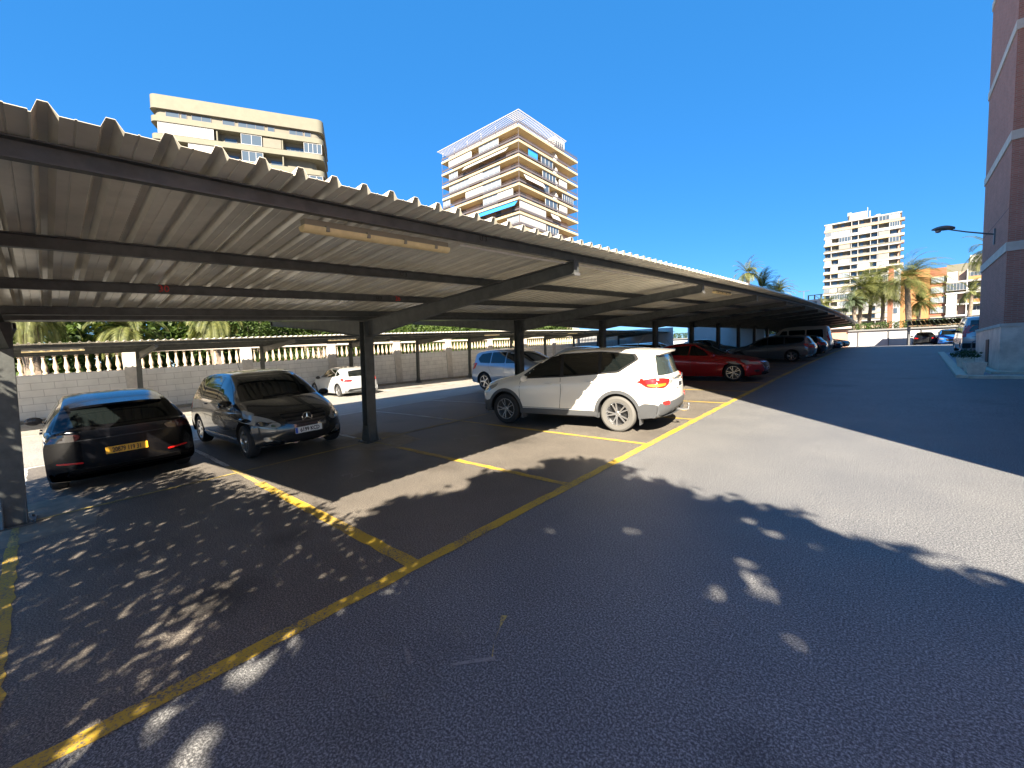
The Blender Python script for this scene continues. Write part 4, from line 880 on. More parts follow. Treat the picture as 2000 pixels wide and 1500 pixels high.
# kerb, planting strip, planters, hoop rail
b = MB(); 
def quadbar(b, p, z0, z1): 
    n = len(p); b.add([(x, y, gz(x, y)+z0) for x, y in p]+[(x, y, gz(x, y)+z1) for x, y in p], [tuple(range(n))[::-1], tuple(range(n, 2*n))]+[(i, (i+1) % n, (i+1) % n+n, i+n) for i in range(n)])
quadbar(b, [(1.60, 18.9), (1.84, 18.9), (2.42, 34.8), (2.16, 34.8)], -.02, .09); quadbar(b, [(1.84, 18.72), (6, 18.72), (6, 19.0), (1.84, 19.0)], -.02, .085)
g = b.build('kerb', M['kerb']); tag(lotm(g), kind='structure')
b = MB(); quadbar(b, [(2.45, 19.95), (6, 19.95), (6, 20.35), (2.60, 20.35), (2.60, 25.6), (2.35, 25.6)], -.02, .11); g = b.build('tower_step', M['kerb']); tag(lotm(g), kind='structure')
b = MB(); quadbar(b, [(1.84, 19.0), (6, 19.0), (6, 34.8), (2.42, 34.8)], -.02, .03); g = b.build('paving', mat('strip_paving', (.42, .42, .43), .8, noise_amt=.5, nscale=6)); tag(lotm(g), kind='structure')
def planter(x, y, label, plant, rz=0):
    r = empty('planter', label, 'planter', 'concrete planters by the brick tower'); put(r, x, y, gz(x, y)+.03, rz)
    b = MB(); w0, w1, h0 = .17, .235, .4
    o_ = [(-w0, -w0), (w0, -w0), (w0, w0), (-w0, w0)]; q_ = [(-w1, -w1), (w1, -w1), (w1, w1), (-w1, w1)]; i_ = [(.82*x_, .82*y_) for x_, y_ in q_]
    vs = [(x_, y_, 0) for x_, y_ in o_] + [(x_, y_, h0) for x_, y_ in q_] + [(x_, y_, h0) for x_, y_ in i_] + [(x_, y_, h0-.07) for x_, y_ in i_]
    b.add(vs, [(3,2,1,0)] + [(k+j*4, (k+1) % 4+j*4, (k+1) % 4+(j+1)*4, k+(j+1)*4) for j in range(3) for k in range(4)] + [(12,13,14,15)]); b.build('tub', mat('planter_concrete', (.78, .7, .58), .85, noise_amt=.2, nscale=9, bump=.4), r)
    b = MB(); b.box(-.19, .19, -.19, .19, .30, .345); b.build('soil', M['soil'], r)
    if plant:
        b = MB(); rr_ = random.Random(3)
        for k in range(420):
            a_ = rr_.random()*6.28; d_ = rr_.random()**.6*.42; z_ = .38+rr_.random()*.34*(1-d_*1.2); s_ = .035
            c_ = Vector((d_*cos(a_), d_*sin(a_), z_)); u1 = Vector((rr_.uniform(-1, 1), rr_.uniform(-1, 1), rr_.uniform(-.4, .8))).normalized(); u2 = u1.cross(Vector((rr_.uniform(-1, 1), rr_.uniform(-1, 1), 1))).normalized()
            b.add([c_-u1*s_*1.4, c_+u2*s_*.6, c_+u1*s_*1.4, c_-u2*s_*.6], [(0,1,2,3)])
        b.build('foliage', leafmat('planter_leaf', (.05, .09, .03), (.02, .035, .015), 9), r, fix=False)
planter(2.06, 19.72, 'empty square concrete planter, nearer of the two by the brick tower', False, .1)
planter(2.12, 22.6, 'concrete planter holding a low dark plant, behind the empty planter', True)
hp = empty('hoop_rail', 'bent steel hoop rail behind the planters', 'rail'); b = MB()
pts = [(0, 0, 0), (0, 0, .75)] + [(.12*(1-cos(t))*1.0, 0, .75+.14*sin(t)) for t in [pi/2*k/6 for k in range(1, 7)]] + [(.7, 0, .89)] + [(.7+.12*sin(t), 0, .75+.14*cos(t)) for t in [pi/2*k/6 for k in range(1, 7)]] + [(.82, 0, 0)]
b.tube(pts, .022, 8); b.build('hoop', M['steel2'], hp, smooth='auto'); put(hp, 2.62, 26.2)

# ---------------------------------------------------------------- vegetation
def palm(name, label, H_, R_, n, trunk_r=.2, droop=1.0, seed=1, wind=.0, group=None, colr=None, dead=False):
    rn = random.Random(seed); r = empty(name, label, 'palm tree', group)
    b = MB(); pts = [(.15*sin(k*.35+seed), .1*cos(k*.4), H_*k/10) for k in range(11)]
    rd_ = [trunk_r*(1.25-.35*k/10) + (.03 if k % 2 else 0) for k in range(11)]; rd_[-1] = trunk_r*1.35; rd_[-2] = trunk_r*1.15
    b.tube(pts, rd_, 10); b.build('trunk', M['palm_trunk'], r, smooth='auto')
    b = MB(); top = Vector(pts[-1])
    for k in range(n):
        az = 2*pi*k/n*1.618*3.1+rn.uniform(-.3, .3); el = rad(rn.uniform(-30, 82)); Lf = R_*rn.uniform(.8, 1.1)
        d = Vector((cos(az)*cos(el), sin(az)*cos(el), sin(el))); p = top.copy(); seg = 11; prev = p.copy(); side0 = d.cross(Vector((0, 0, 1))).normalized()
        for i in range(seg):
            t = i/seg; d = (d + Vector((wind*.12, 0, -.16*droop*(.5+t)))).normalized(); nx_ = prev + d*Lf/seg
            side = d.cross(Vector((0, 0, 1)));
            side = side.normalized() if side.length > .05 else side0
            upv = side.cross(d); wl_ = R_*.2*sin(pi*min(1, .12+t*.85))**.6*(1-.35*t)
            b.add([prev-side*.018, prev+side*.018, nx_+side*.012, nx_-side*.012], [(0,1,2,3)])
            if i > 0:
                for j in range(3):
                    q = prev.lerp(nx_, j/3)
                    for s_ in (-1, 1):
                        tip = q + side*s_*wl_ + d*wl_*.75 - Vector((0, 0, 1))*wl_*.25*droop + upv*wl_*.15
                        mid = (q+tip)/2+upv*.02; b.add([q-d*.008, mid-d*.03+upv*.01, tip, mid+d*.03], [(0,1,2,3)])
            prev = nx_
    b.build('crown', colr or M['palm_leaf'], r, fix=False); return r
M['palm_trunk'] = mat('palm_trunk', (.26, .2, .15), .95, noise_amt=.5, nscale=5, bump=.8, bscale=14)
M['palm_leaf'] = leafmat('palm_leaf', (.20, .20, .065), (.06, .08, .025), 2.5)
M['palm_leaf2'] = leafmat('palm_leaf_grey', (.11, .14, .08), (.04, .06, .03), 2.5)
M['palm_garden'] = leafmat('garden_palm_leaf', (.15, .155, .045), (.045, .06, .02), 5)
M['leaf'] = leafmat('leaf', (.12, .17, .035), (.03, .06, .012), .9)
M['leaf_dark'] = leafmat('dark_leaf', (.07, .11, .02), (.02, .04, .01), 1.2)
M['bark'] = mat('bark', (.2, .16, .12), .95, noise_amt=.5, nscale=6, bump=.6)
def cloud(b, c, R_, n, size, rn, flat=1.0, aspect=.5):
    for _ in range(n):
        while True:
            v = Vector((rn.uniform(-1, 1), rn.uniform(-1, 1), rn.uniform(-1, 1)))
            if v.length <= 1: break
        v = v.normalized()*(v.length**.45); p = Vector((c[0]+v.x*R_[0], c[1]+v.y*R_[1], c[2]+v.z*R_[2]*flat)); s = size*rn.uniform(.6, 1.3)
        a = Vector((rn.gauss(0, 1), rn.gauss(0, 1), rn.gauss(0, .7))).normalized(); e = a.cross(Vector((rn.gauss(0, 1), rn.gauss(0, 1), rn.gauss(0, 1)))).normalized()
        b.add([p-a*s, p+e*s*aspect, p+a*s, p-e*s*aspect], [(0,1,2,3)])
def bush_tree(name, label, H_, R_, seed, leaf, n=5200, size=.085, trunk_h=1.2, group=None, cat='tree'):
    rn = random.Random(seed); r = empty(name, label, cat, group); b = MB()
    b.tube([(0, 0, -.1), (.06, .03, trunk_h), (.0, .08, H_*.7)], [.14, .11, .05], 8)
    blobs = []
    for k in range(9):
        a_ = rn.random()*6.28; d_ = rn.random()*.6*R_; z_ = trunk_h+rn.random()*(H_-trunk_h-.4); blobs.append((d_*cos(a_), d_*sin(a_), z_, R_*rn.uniform(.4, .65)))
        b.tube([(.03, .04, trunk_h*.9), (d_*cos(a_)*.6, d_*sin(a_)*.6, (trunk_h+z_)/2), (d_*cos(a_), d_*sin(a_), z_)], [.06, .04, .015], 5)
    b.build('trunk', M['bark'], r); b = MB()
    for x_, y_, z_, q_ in blobs: cloud(b, (x_, y_, z_), (q_, q_, q_*.8), n//9, size, rn)
    b.build('crown', leaf, r, fix=False); return r
# behind the balustrade wall
gtrees = 'trees and palms behind the balustrade wall'
for k, (y, H_, sd, tr_, lb) in enumerate(((-.2, 4.0, 3, .36, 'stout palm with a ringed trunk at far left behind the balustrade'), (2.9, 3.3, 5, .3, 'drooping palm behind the balustrade left of the first full back carport post'),
        (6.3, 3.9, 8, .3, 'palm with hanging dry fronds behind the balustrade beside the minivan antenna'), (12.0, 4.6, 9, .3, 'palm whose pale trunk rises behind the wall over the white hatchback'))):
    r = palm('palm_tree', lb, H_-.4, 2.0, 46, tr_*.8, 1.6, sd, group=gtrees, colr=M['palm_garden']); put(r, -26.8-.5*(k % 2), y, wt(y)-1.0, lot=False)
labs = ['dense green tree above the back carport roof, left of the front post', 'dense green tree above the back carport roof, right behind the front post', 'bright bushy tree just right of the front carport post, above the back roof', 'bushy tree between the first and second posts above the back roof', 'low bushy tree behind the wall above the silver blue car', 'rounded bush behind the wall beyond the silver blue car']
for k, (y, H_, R_) in enumerate(((8.3, 4.4, 2.2), (11.2, 4.5, 2.3), (14.6, 4.4, 2.4), (18.0, 4.0, 2.3), (22.0, 3.7, 2.2), (27.0, 3.5, 2.0))):
    r = bush_tree('garden_tree', labs[k], H_, R_, 20+k, M['leaf'] if k > 1 else M['leaf_dark'], 8000, .08, .8, gtrees); put(r, -27.6, y, wt(y)-1.3, lot=False)
hd = MB(); rn = random.Random(4)
for k in range(34):
    cloud(hd, (-29.8+rn.uniform(-.4, .4), -7+k*1.5, 2.3), (1.1, 1.4, 3.1), 1700, .18, rn)
for k in range(20): cloud(hd, (-32.2, -12+k*2.4, 2.4), (1.1, 1.9, 3.2), 900, .3, rn)
hd = hd.build('shrubbery', M['leaf_dark'], fix=False); tag(lotm(hd), 'dark mass of shrubs filling the garden behind the balustrade', 'shrubs', kind='stuff')
# garden objects glimpsed between balusters
# trees at the far end of the roadway
gp = 'palms beyond the far hedge'
def ray_pt(x, y, D):
    r3, u3, f3 = cam_axes(); d = LOT.to_3x3() @ (f3 + r3*(x-1000)/FPX - u3*(y-750)/FPX); k = D/math.hypot(d.x, d.y); o = LOT @ Vector((0, 0, H)); return o+d*k
def far_palm(px, py_top, D, R_, n, seed, lb, base=3.0, wind=.5, leaf=None, tr_=.22):
    p = ray_pt(px, py_top, D); r = palm('palm_tree', lb, p.z-base, R_, n, tr_, 1.0, seed, wind, gp, leaf); putw(r, p.x, p.y, base); return r
far_palm(1461, 533, 80, 3.1, 34, 31, 'slim wind-blown palm standing alone above the carport roof', 1.0)
far_palm(1490, 562, 74, 3.3, 60, 32, 'bushy palm crown just above the carport roof, left of the pair', 1.0)
far_palm(1520, 573, 76, 3.0, 55, 33, 'bushy palm crown low on the carport roof line, right of the slim palm', 1.0)
far_palm(1612, 600, 95, 3.0, 40, 34, 'small palm at the foot of the tall far tower, left side', 2.0)
far_palm(1683, 562, 82, 4.2, 58, 35, 'tall palm in front of the far tower, left of three trunks close together', 3.0)
far_palm(1700, 560, 86, 4.6, 60, 36, 'tall palm in front of the far tower, middle of three close trunks', 3.0)
far_palm(1723, 568, 84, 3.9, 55, 37, 'yellow green palm in front of the far tower, right of three close trunks', 3.0)
far_palm(1668, 588, 80, 2.4, 36, 38, 'short palm before the tall palms at the carport tip', 3.0, leaf=M['palm_leaf2'])
far_palm(1776, 545, 80, 5.2, 80, 39, 'tallest palm with a big windswept crown before the orange building', 3.0, 1.0, tr_=.3)
far_palm(1798, 590, 84, 2.6, 46, 40, 'small green palm to the right of the tallest palm', 3.0)
far_palm(1898, 570, 90, 2.4, 30, 41, 'small palm before the white balconies at right', 3.0)
far_palm(1938, 485, 60, 2.8, 34, 42, 'palm crown peeping out behind the brick tower under the lamp', 3.0)

for k, (x_, lb_) in enumerate(((-9.5, 'leafy tree beyond the far wall, just left of the pink shed'), (-13.5, 'leafy tree beyond the far wall, seen through the carport posts'), (-18, 'leafy tree beyond the far wall, farthest left behind the posts'))):
    put(bush_tree('garden_tree', lb_, 5.2, 3.0, 60+k, M['leaf'], 3000, .16, 1.0, 'trees beyond the far wall'), x_, 76.5, -1.6, lot=False)
# far wall, hedge, shade, pink store
def lotbox(name, x0, x1, y0, y1, z0, z1, mt, label=None, cat=None, kind=None, parent=None):
    b = MB(); b.box(x0, x1, y0, y1, z0, z1); o = b.build(name, mt, parent)
    if not parent: lotm(o); tag(o, label, cat, None, kind)
    return o
M['white_wall'] = mat('white_wall', (.5, .49, .47), .8, noise_amt=.12, nscale=1)
fw = empty('boundary_wall', 'low white wall with dark coping closing the far end of the roadway', 'wall'); lotm(fw)
lotbox('wall_panel', -34, 16, 72, 72.25, -2.6, .55, M['white_wall'], parent=fw); lotbox('coping', -34.05, 16.05, 71.8, 72.45, .552, .72, mat('grey_coping', (.2, .2, .19), .8), parent=fw)
for x in (-6, -3, 0, 3, 6): lotbox('pilaster', x-.06, x+.06, 71.92, 71.998, -1.6, .55, M['steel2'], parent=fw)
hb = MB(); rn = random.Random(9)
for k in range(54): cloud(hb, (-34+k*.95, 73.6, 1.05), (.8, .7, .62), 420, .09, rn)
o = hb.build('hedge', leafmat('hedge_leaf', (.09, .13, .03), (.03, .06, .015), .7), fix=False); tag(lotm(o), 'clipped green hedge running along the top of the far white wall', 'hedge')
pk = empty('store_shed', 'small salmon pink building with a dark roof at the far end of the carport', 'shed'); lotm(pk)
lotbox('wall', -7.4, -3.9, 66.5, 70, -1.5, .9, mat('salmon_render', (.6, .32, .22), .8, noise_amt=.15), parent=pk); lotbox('roof', -7.7, -3.4, 66.2, 70.2, .905, 1.05, M['black'], parent=pk); lotbox('fascia', -7.7, -3.4, 66.14, 66.197, 1.06, 1.3, mat('pale_fascia', (.6, .45, .4), .8), parent=pk)
sh = empty('shade_canopy', 'brown slatted car shade on posts beside the far white wall', 'carport'); lotm(sh)
M['wood'] = mat('brown_slats', (.28, .2, .11), .8, noise_amt=.4, nscale=4)
b = MB()
for k in range(30): b.add([(1.6+k*.37, 63.4, .98), (1.6+k*.37+.3, 63.4, .98), (1.6+k*.37+.3, 69.5, 1.5), (1.6+k*.37, 69.5, 1.5), (1.6+k*.37, 63.4, 1.02), (1.6+k*.37+.3, 63.4, 1.02), (1.6+k*.37+.3, 69.5, 1.54), (1.6+k*.37, 69.5, 1.54)], [(0,3,2,1),(4,5,6,7),(0,1,5,4),(1,2,6,5),(2,3,7,6),(3,0,4,7)])
b.build('slat_roof', M['wood'], sh)
for k in range(4): lotbox('purlin', 1.5, 12.8, 63.9+k*1.7, 64.0+k*1.7, .9+k*.145, .97+k*.145, M['steel'], parent=sh)
for x in (1.7, 5.9, 10.1):
    for y in (64.3, 69): lotbox('post', x-.08, x+.08, y-.08, y+.08, -1.4, .9+(y-63.4)*.08, M['steel2'], parent=sh)
lotbox('roof', 1.4, 12.9, 63.2, 69.8, 1.62, 1.72, M['black'], parent=sh)
for i, (x0, y0, w_) in enumerate(((-31, 48.5, 12.5), (-18, 52, 8.0))):
    lotbox('white_wall', x0, x0+w_, y0, y0+.25, -2, 2.4, M['white_wall'], ['white rendered wall seen between the carport posts, left stretch', 'white rendered wall seen between the carport posts, right stretch'][i], 'wall')
pl = empty('light_pole', 'distant thin twin-headed light pole between the palms and the far tower', 'light pole'); p = ray_pt(1570, 569, 120)
b = MB(); b.tube([(0, 0, 0), (0, 0, p.z)], [.12, .07], 6); b.build('pole', M['steel2'], pl); b = MB(); b.tube([(-.9, 0, p.z), (.9, 0, p.z)], .06, 5); b.box(-1.1, -.6, -.1, .1, p.z-.02, p.z+.1); b.box(.6, 1.1, -.1, .1, p.z-.02, p.z+.1); b.build('lamp_head', M['steel2'], pl); putw(pl, p.x, p.y, 0)

# ---------------------------------------------------------------- apartment towers
M['beige'] = mat('beige_render', (.17, .16, .118), .85, noise_amt=.12, nscale=.8); M['beige2'] = mat('second_beige_render', (.17, .155, .12), .85, noise_amt=.15, nscale=.5)  # two nearly equal beige tones, bands and set-back walls
M['cream'] = mat('cream_slab', (.46, .37, .23), .8, noise_amt=.1, nscale=.6); M['peach'] = mat('peach_wall', (.38, .25, .19), .85, noise_amt=.15, nscale=.5)
M['white_b'] = mat('white_render', (.44, .43, .42), .8, noise_amt=.08, nscale=.5); M['pane'] = mat('window_pane', (.06, .08, .1), .08, 0, 1); M['pane_l'] = mat('net_pane', (.22, .25, .28), .2, 0, .6)
M['shutter'] = mat('shutter', (.36, .35, .32), .7); M['rail'] = mat('balcony_rail', (.1, .085, .09), .6); M['awning_b'] = mat('blue_awning', (.02, .22, .62), .7); M['awning_g'] = mat('grey_awning', (.28, .28, .28), .8); M['orange'] = mat('orange_brick', (.42, .20, .075), .85, noise_amt=.15, nscale=.5)
M['brick_far'] = mat('far_brick', (.32, .12, .07), .85, noise_amt=.15, nscale=.6)
def facade(P, Q):
    d = math.atan2(Q[1]-P[1], Q[0]-P[0]); return math.hypot(Q[0]-P[0], Q[1]-P[1]), d
def bx(root, name, x0, x1, y0, y1, z0, z1, mt):
    b = MB(); b.box(x0, x1, y0, y1, z0, z1); return b.build(name, mt, root)
def glazing(root, x0, x1, y0, z0, z1, n, pane, frame, name='window', fr=.06, depth=.1):
    """window: frame with mullions, facing -y (local); pane as a sub-part"""
    b = MB(); 
    for k in range(n+1):
        x = x0+(x1-x0)*k/n; b.box(x-fr/2, x+fr/2, y0-depth, y0, z0, z1)
    b.box(x0-fr/2, x1+fr/2, y0-depth-.004, y0, z1, z1+fr); b.box(x0-fr/2, x1+fr/2, y0-depth-.004, y0, z0-fr, z0)
    f = b.build(name, frame, root); bx(f, 'pane', x0, x1, y0-depth*.5, y0-depth*.4, z0, z1, pane); return f
# Tower A: beige block with rounded parapet bands (facade local x along the face, y inward)
def tower_A():
    P = ray_pt(287, 180, 95); zt = P.z; q = ray_pt(630, 235, 100); o = LOT @ Vector((0, 0, H)); d = q-o; k = (zt-o.z)/d.z; Q = o+d*k
    L_, a = facade(P, Q); r = empty('apartment_tower', 'beige apartment tower with rounded concrete balcony bands, at the upper left', 'building'); putw(r, P.x, P.y, 0, a)
    def rslab(name, z0, z1, out, mt, cr_=1.1, dep=13):
        b = MB(); pts = []
        for cx, cy, a0 in ((-out+cr_, -out+cr_, pi), (L_+out-cr_, -out+cr_, 1.5*pi), (L_+out-cr_, dep+out-cr_, 0), (-out+cr_, dep+out-cr_, .5*pi)):
            pts += [(cx+cr_*cos(a0+pi/2*t/8), cy+cr_*sin(a0+pi/2*t/8)) for t in range(9)]
        n = len(pts); b.add([(x, y, z0) for x, y in pts]+[(x, y, z1) for x, y in pts], [tuple(range(n))[::-1], tuple(range(n, 2*n))]+[(i, (i+1) % n, (i+1) % n+n, i+n) for i in range(n)])
        return b.build(name, mt, r, smooth='auto')
    fh = 2.95
    rslab('core_wall', 0, zt-1, -1.6, M['beige2'], 1.0, 12)
    rslab('parapet', zt-2.3, zt, 0, M['beige']); rslab('parapet_lip', zt-2.28+.0, zt-2.2, .06, M['beige2'])
    b = MB(); b.box(2.5, 16, 3, 4, zt, zt+.25); b.box(16.5, 17.0, 2, 2.5, zt, zt+.9); b.build('roof_plant', M['white_b'], r)
    for f in range(1, 12):
        z = zt-1.3-fh*f
        rslab('balcony_band', z-.15, z+.78, 0, M['beige'])
        if f == 1: rslab('attic_wall', z+.6, zt-2.31, -.45, M['beige2'], 1.2)
        rn = random.Random(f)
        if f == 1: segs = [(2.4, 4.4, 1), (4.7, 5.5, 1), (6.3, 9.3, 2), (11.1, 13.0, 1), (13.6, 17.9, 3), (18.5, 19.6, 1), (22.2, 24.6, 2), (24.9, 26.0, 1)]
        elif f == 2: segs = [(1.2, 5.5, 4), (5.6, 9.6, 4), (11, 13, 1), (14, 17.4, 2), (21.3, 24.6, 4), (24.7, 29, 4)]
        elif f == 3: segs = [(5.6, 9.6, 4), (11, 13.2, 1), (14, 17.5, 3), (18.6, 20.6, 1)]
        else: segs = [(1.2, 9.5, 7), (12, 15, 2), (17, 20, 2), (21.5, 28, 5)] if f % 2 else [(2, 5, 2), (7, 10, 2), (14, 20, 4), (22, 28, 5)]
        for x0, x1, n in segs:
            s = L_/28.3; x0 *= s; x1 *= s; glz = (x1-x0) > 3.2 and f > 1; yy = .25 if glz else -0+1.55
            glazing(r, x0, min(x1, L_-.4), (.44 if f == 1 else yy if glz else 1.6), z+.97, z+fh-.3 if glz else z+(1.72 if f == 1 else 2.1), n, M['pane_l'] if glz and x0 < 6 else M['pane'], M['white_b'] if glz else M['rail'], 'glazed_balcony' if glz else 'window')
        if f > 1:
            for x in (10.1*L_/28.3, 20.9*L_/28.3): bx(r, 'partition', x-.1, x+.1, .3, 1.6, z+.955, z+fh-.16, M['beige'])
            if f == 2: bx(r, 'awning', 17.6*L_/28.3, 20.7*L_/28.3, .3, .4, z+.96, z+fh-.35, M['beige2'])
    return r
tower_A()
def rail_run(b, x0, x1, y, z):
    b.box(x0, x1, y, y+.05, z+.95, z+1.0); b.box(x0, x1, y, y+.04, z+.7, z+.74); b.box(x0, x1, y+.012, y+.03, z+.38, z+.68)
def tower_B():
    o = LOT @ Vector((0, 0, H)); C_ = ray_pt(1012, 242, 90); zt = C_.z
    def at(px, py): d = ray_pt(px, py, 100)-o; k = (zt-o.z)/d.z; return o+d*k
    Lp, Rp = at(862, 317), at(1137, 312); WL, a = facade(Lp, C_); WR = (Rp-C_).length
    r = empty('apartment_tower', 'cream banded tower with open corner balconies and white rooftop pergola, mid left of the sky', 'building'); putw(r, Lp.x, Lp.y, 0, a)
    # local: left face along x from 0..WL at y=0 (facing -y); right face along y at x=WL
    fh = 2.93; bd = 1.9; NF = 15
    bx(r, 'core_wall', bd+.3, WL-bd, bd, WR-bd, 0, zt-.2, M['peach'])
    for f in range(0, NF):
        z = zt-f*fh
        b = MB(); b.box(0, WL, 0, WR, z-.48, z); b.build('floor_slab', M['cream'], r)
        b = MB(); rail_run(b, .05, WL-.1, .06, z); 
        b.box(WL-.11, WL-.06, .06, WR-.05, z+.95, z+1.0); b.box(WL-.10, WL-.06, .06, WR-.05, z+.7, z+.74); b.box(WL-.09, WL-.07, .06, WR-.05, z+.38, z+.68); b.build('railing', M['rail'], r)
    def L(f, x0, x1, kind, n=4):                      # left face, floor f below slab f (between slab f+1 top and slab f bottom)
        z0, z1 = zt-(f+1)*fh, zt-f*fh-.48; x0 *= WL; x1 *= WL
        if kind == 'glass': glazing(r, x0, x1, .35, z0+.25, z1-.15, n, M['pane_l'], M['white_b'], 'glazed_balcony')
        elif kind == 'white': bx(r, 'screen', x0, x1, .2, .34, z0+.85, z1-.003, M['white_b'])
        elif kind == 'awn': 
            b = MB(); b.add([(x0, .3, z1-.02), (x1, .3, z1-.02), (x1, -.75, z0+1.25), (x0, -.75, z0+1.25), (x0, .3, z1-.06), (x1, .3, z1-.06), (x1, -.75, z0+1.2), (x0, -.75, z0+1.2)], [(0,3,2,1),(4,5,6,7),(0,1,5,4),(1,2,6,5),(2,3,7,6),(3,0,4,7)]); b.build('awning', M['awning_g'], r)
        elif kind == 'blue':
            b = MB(); b.add([(x0, .3, z1-.02), (x1, .3, z1-.02), (x1, -.8, z0+1.15), (x0, -.8, z0+1.15), (x0, .3, z1-.06), (x1, .3, z1-.06), (x1, -.8, z0+1.1), (x0, -.8, z0+1.1)], [(0,3,2,1),(4,5,6,7),(0,1,5,4),(1,2,6,5),(2,3,7,6),(3,0,4,7)]); b.build('awning', M['awning_b'], r)
        elif kind == 'win': glazing(r, x0, x1, bd-.003, z0+.05, z1-.3, n, M['pane'], M['white_b'])
    def Rf(f, y0, y1, kind, n=3):
        z0, z1 = zt-(f+1)*fh, zt-f*fh-.48; y0 *= WR; y1 *= WR; x = WL-.35
        if kind == 'glass':
            b = MB()
            for k in range(n+1): y = y0+(y1-y0)*k/n; b.box(x, x+.1, y-.04, y+.04, z0+.2, z1-.1)
            b.box(x, x+.104, y0-.04, y1+.04, z1-.1, z1-.004); g_ = b.build('glazed_balcony', M['white_b'], r); bx(g_, 'pane', x+.03, x+.05, y0, y1, z0+.2, z1-.1, M['pane'])
        elif kind == 'white': bx(r, 'screen', x, x+.15, y0, y1, z0+.3, z1-.003, M['white_b'])
        elif kind == 'fin':
            b = MB(); b.add([(WL-bd, y0, z0+.01), (WL-.2, y0, z0+1.1), (WL-.2, y0, z0+.01), (WL-bd, y0, z1-.01), (WL-.9, y0, z1-.01), (WL-bd, y0+.3, z0+.01), (WL-.2, y0+.3, z0+1.1), (WL-.2, y0+.3, z0+.01), (WL-bd, y0+.3, z1-.01), (WL-.9, y0+.3, z1-.01)],
                            [(0,2,1,4,3),(5,8,9,6,7),(0,5,7,2),(2,7,6,1),(1,6,9,4),(4,9,8,3),(3,8,5,0)]); b.build('fin_wall', M['white_b'], r)
        elif kind == 'awn':
            b = MB(); b.add([(WL-.3, y0, z1-.02), (WL-.3, y1, z1-.02), (WL+.5, y1, z0+1.1), (WL+.5, y0, z0+1.1), (WL-.3, y0, z1-.06), (WL-.3, y1, z1-.06), (WL+.5, y1, z0+1.05), (WL+.5, y0, z0+1.05)], [(0,1,2,3),(4,7,6,5),(0,4,5,1),(1,5,6,2),(2,6,7,3),(3,7,4,0)]); b.build('awning', M['white_b'], r)
        elif kind == 'blue': bx(r, 'blind', x, x+.06, y0, y1, z0+.9, z1-.003, M['awning_b'])
        elif kind == 'win':
            b = MB(); x = WL-bd; b.box(x, x+.06, y0, y1, z0+.05, z1-.3); b.build('window', M['pane'], r)
    L(0, .10, .42, 'white'); L(0, .52, .76, 'glass', 4); L(1, .10, .22, 'glass', 3); L(1, .33, .88, 'awn'); L(1, .0, .0, 'x')
    L(2, .10, .38, 'glass', 5); L(2, .38, .56, 'white'); L(2, .56, .77, 'glass', 3); L(3, .0, .10, 'glass', 2); L(3, .33, .56, 'white'); L(3, .56, .78, 'glass', 4)
    L(4, .10, .25, 'glass', 4); L(4, .56, .74, 'glass', 3); L(4, .74, .92, 'white'); L(5, .45, .97, 'blue'); L(5, .1, .3, 'glass', 3); L(6, .3, .6, 'awn'); L(6, .85, .98, 'glass', 2); L(7, .3, .7, 'glass', 6)
    for f in range(8, 12): L(f, .1, .4, 'glass', 5); L(f, .55, .8, 'white')
    for f in range(0, 8):
        Rf(f, .62, .62, 'fin')
        if f in (1,): Rf(f, .16, .30, 'blue'); Rf(f, .36, .55, 'glass', 3)
        if f in (2,): Rf(f, .38, .6, 'glass', 4); Rf(f, .66, .8, 'white')
        if f == 3: Rf(f, .08, .38, 'awn'); Rf(f, .4, .48, 'glass', 1); Rf(f, .72, .92, 'glass', 5)
        if f == 4: Rf(f, .42, .62, 'glass', 3); Rf(f, .66, .8, 'white')
        if f == 5: Rf(f, .02, .42, 'white'); Rf(f, .5, .64, 'awn')
        if f == 6: Rf(f, .02, .42, 'white'); Rf(f, .45, .64, 'glass', 4)
        if f == 7: Rf(f, .1, .4, 'glass', 4); Rf(f, .5, .8, 'white')
        for (ya, yb2) in ((.12, .2), (.3, .4)): Rf(f, ya, yb2, 'win')
        z0, z1 = zt-(f+1)*fh, zt-f*fh-.48
        for (xa, xb) in ((.2, .26), (.45, .52), (.66, .72), (.85, .9)): bx(r, 'window', xa*WL, xb*WL, bd-.06, bd-.002, z0+.05, z1-.3, M['pane'])
    # rooftop pergola of white slats
    b = MB(); zp = zt+2.1
    for k in range(52): x = -.2+(WL+.2)*k/51; b.add([(x, 2.6, zt+2.1), (x+.09, 2.6, zt+2.1), (x+.09, -.9, zp), (x, -.9, zp), (x, 2.6, zt+2.2), (x+.09, 2.6, zt+2.2), (x+.09, -.9, zp+.1), (x, -.9, zp+.1)], [(0,3,2,1),(4,5,6,7),(0,1,5,4),(1,2,6,5),(2,3,7,6),(3,0,4,7)])
    for k in range(36): y = -.9+(WR*.72+.9)*k/35; b.add([(WL-2.6, y, zt+2.1), (WL-2.6, y+.09, zt+2.1), (WL+.9, y+.09, zp), (WL+.9, y, zp), (WL-2.6, y, zt+2.2), (WL-2.6, y+.09, zt+2.2), (WL+.9, y+.09, zp+.1), (WL+.9, y, zp+.1)], [(0,1,2,3),(4,7,6,5),(0,4,5,1),(1,5,6,2),(2,6,7,3),(3,7,4,0)])
    b.box(-.3, WL+.9, -.98, -.88, zp, zp+.14); b.box(WL+.88, WL+.98, -.98, WR*.72, zp, zp+.14); b.box(-.3, WL-2.5, 2.6, 2.7, zt+1.95, zt+2.2)
    for x in (.3, 4.5, 9, 13.5, 18): b.box(x, x+.12, .2, .32, zt, zt+2.08)
    b.build('pergola', M['white_b'], r)
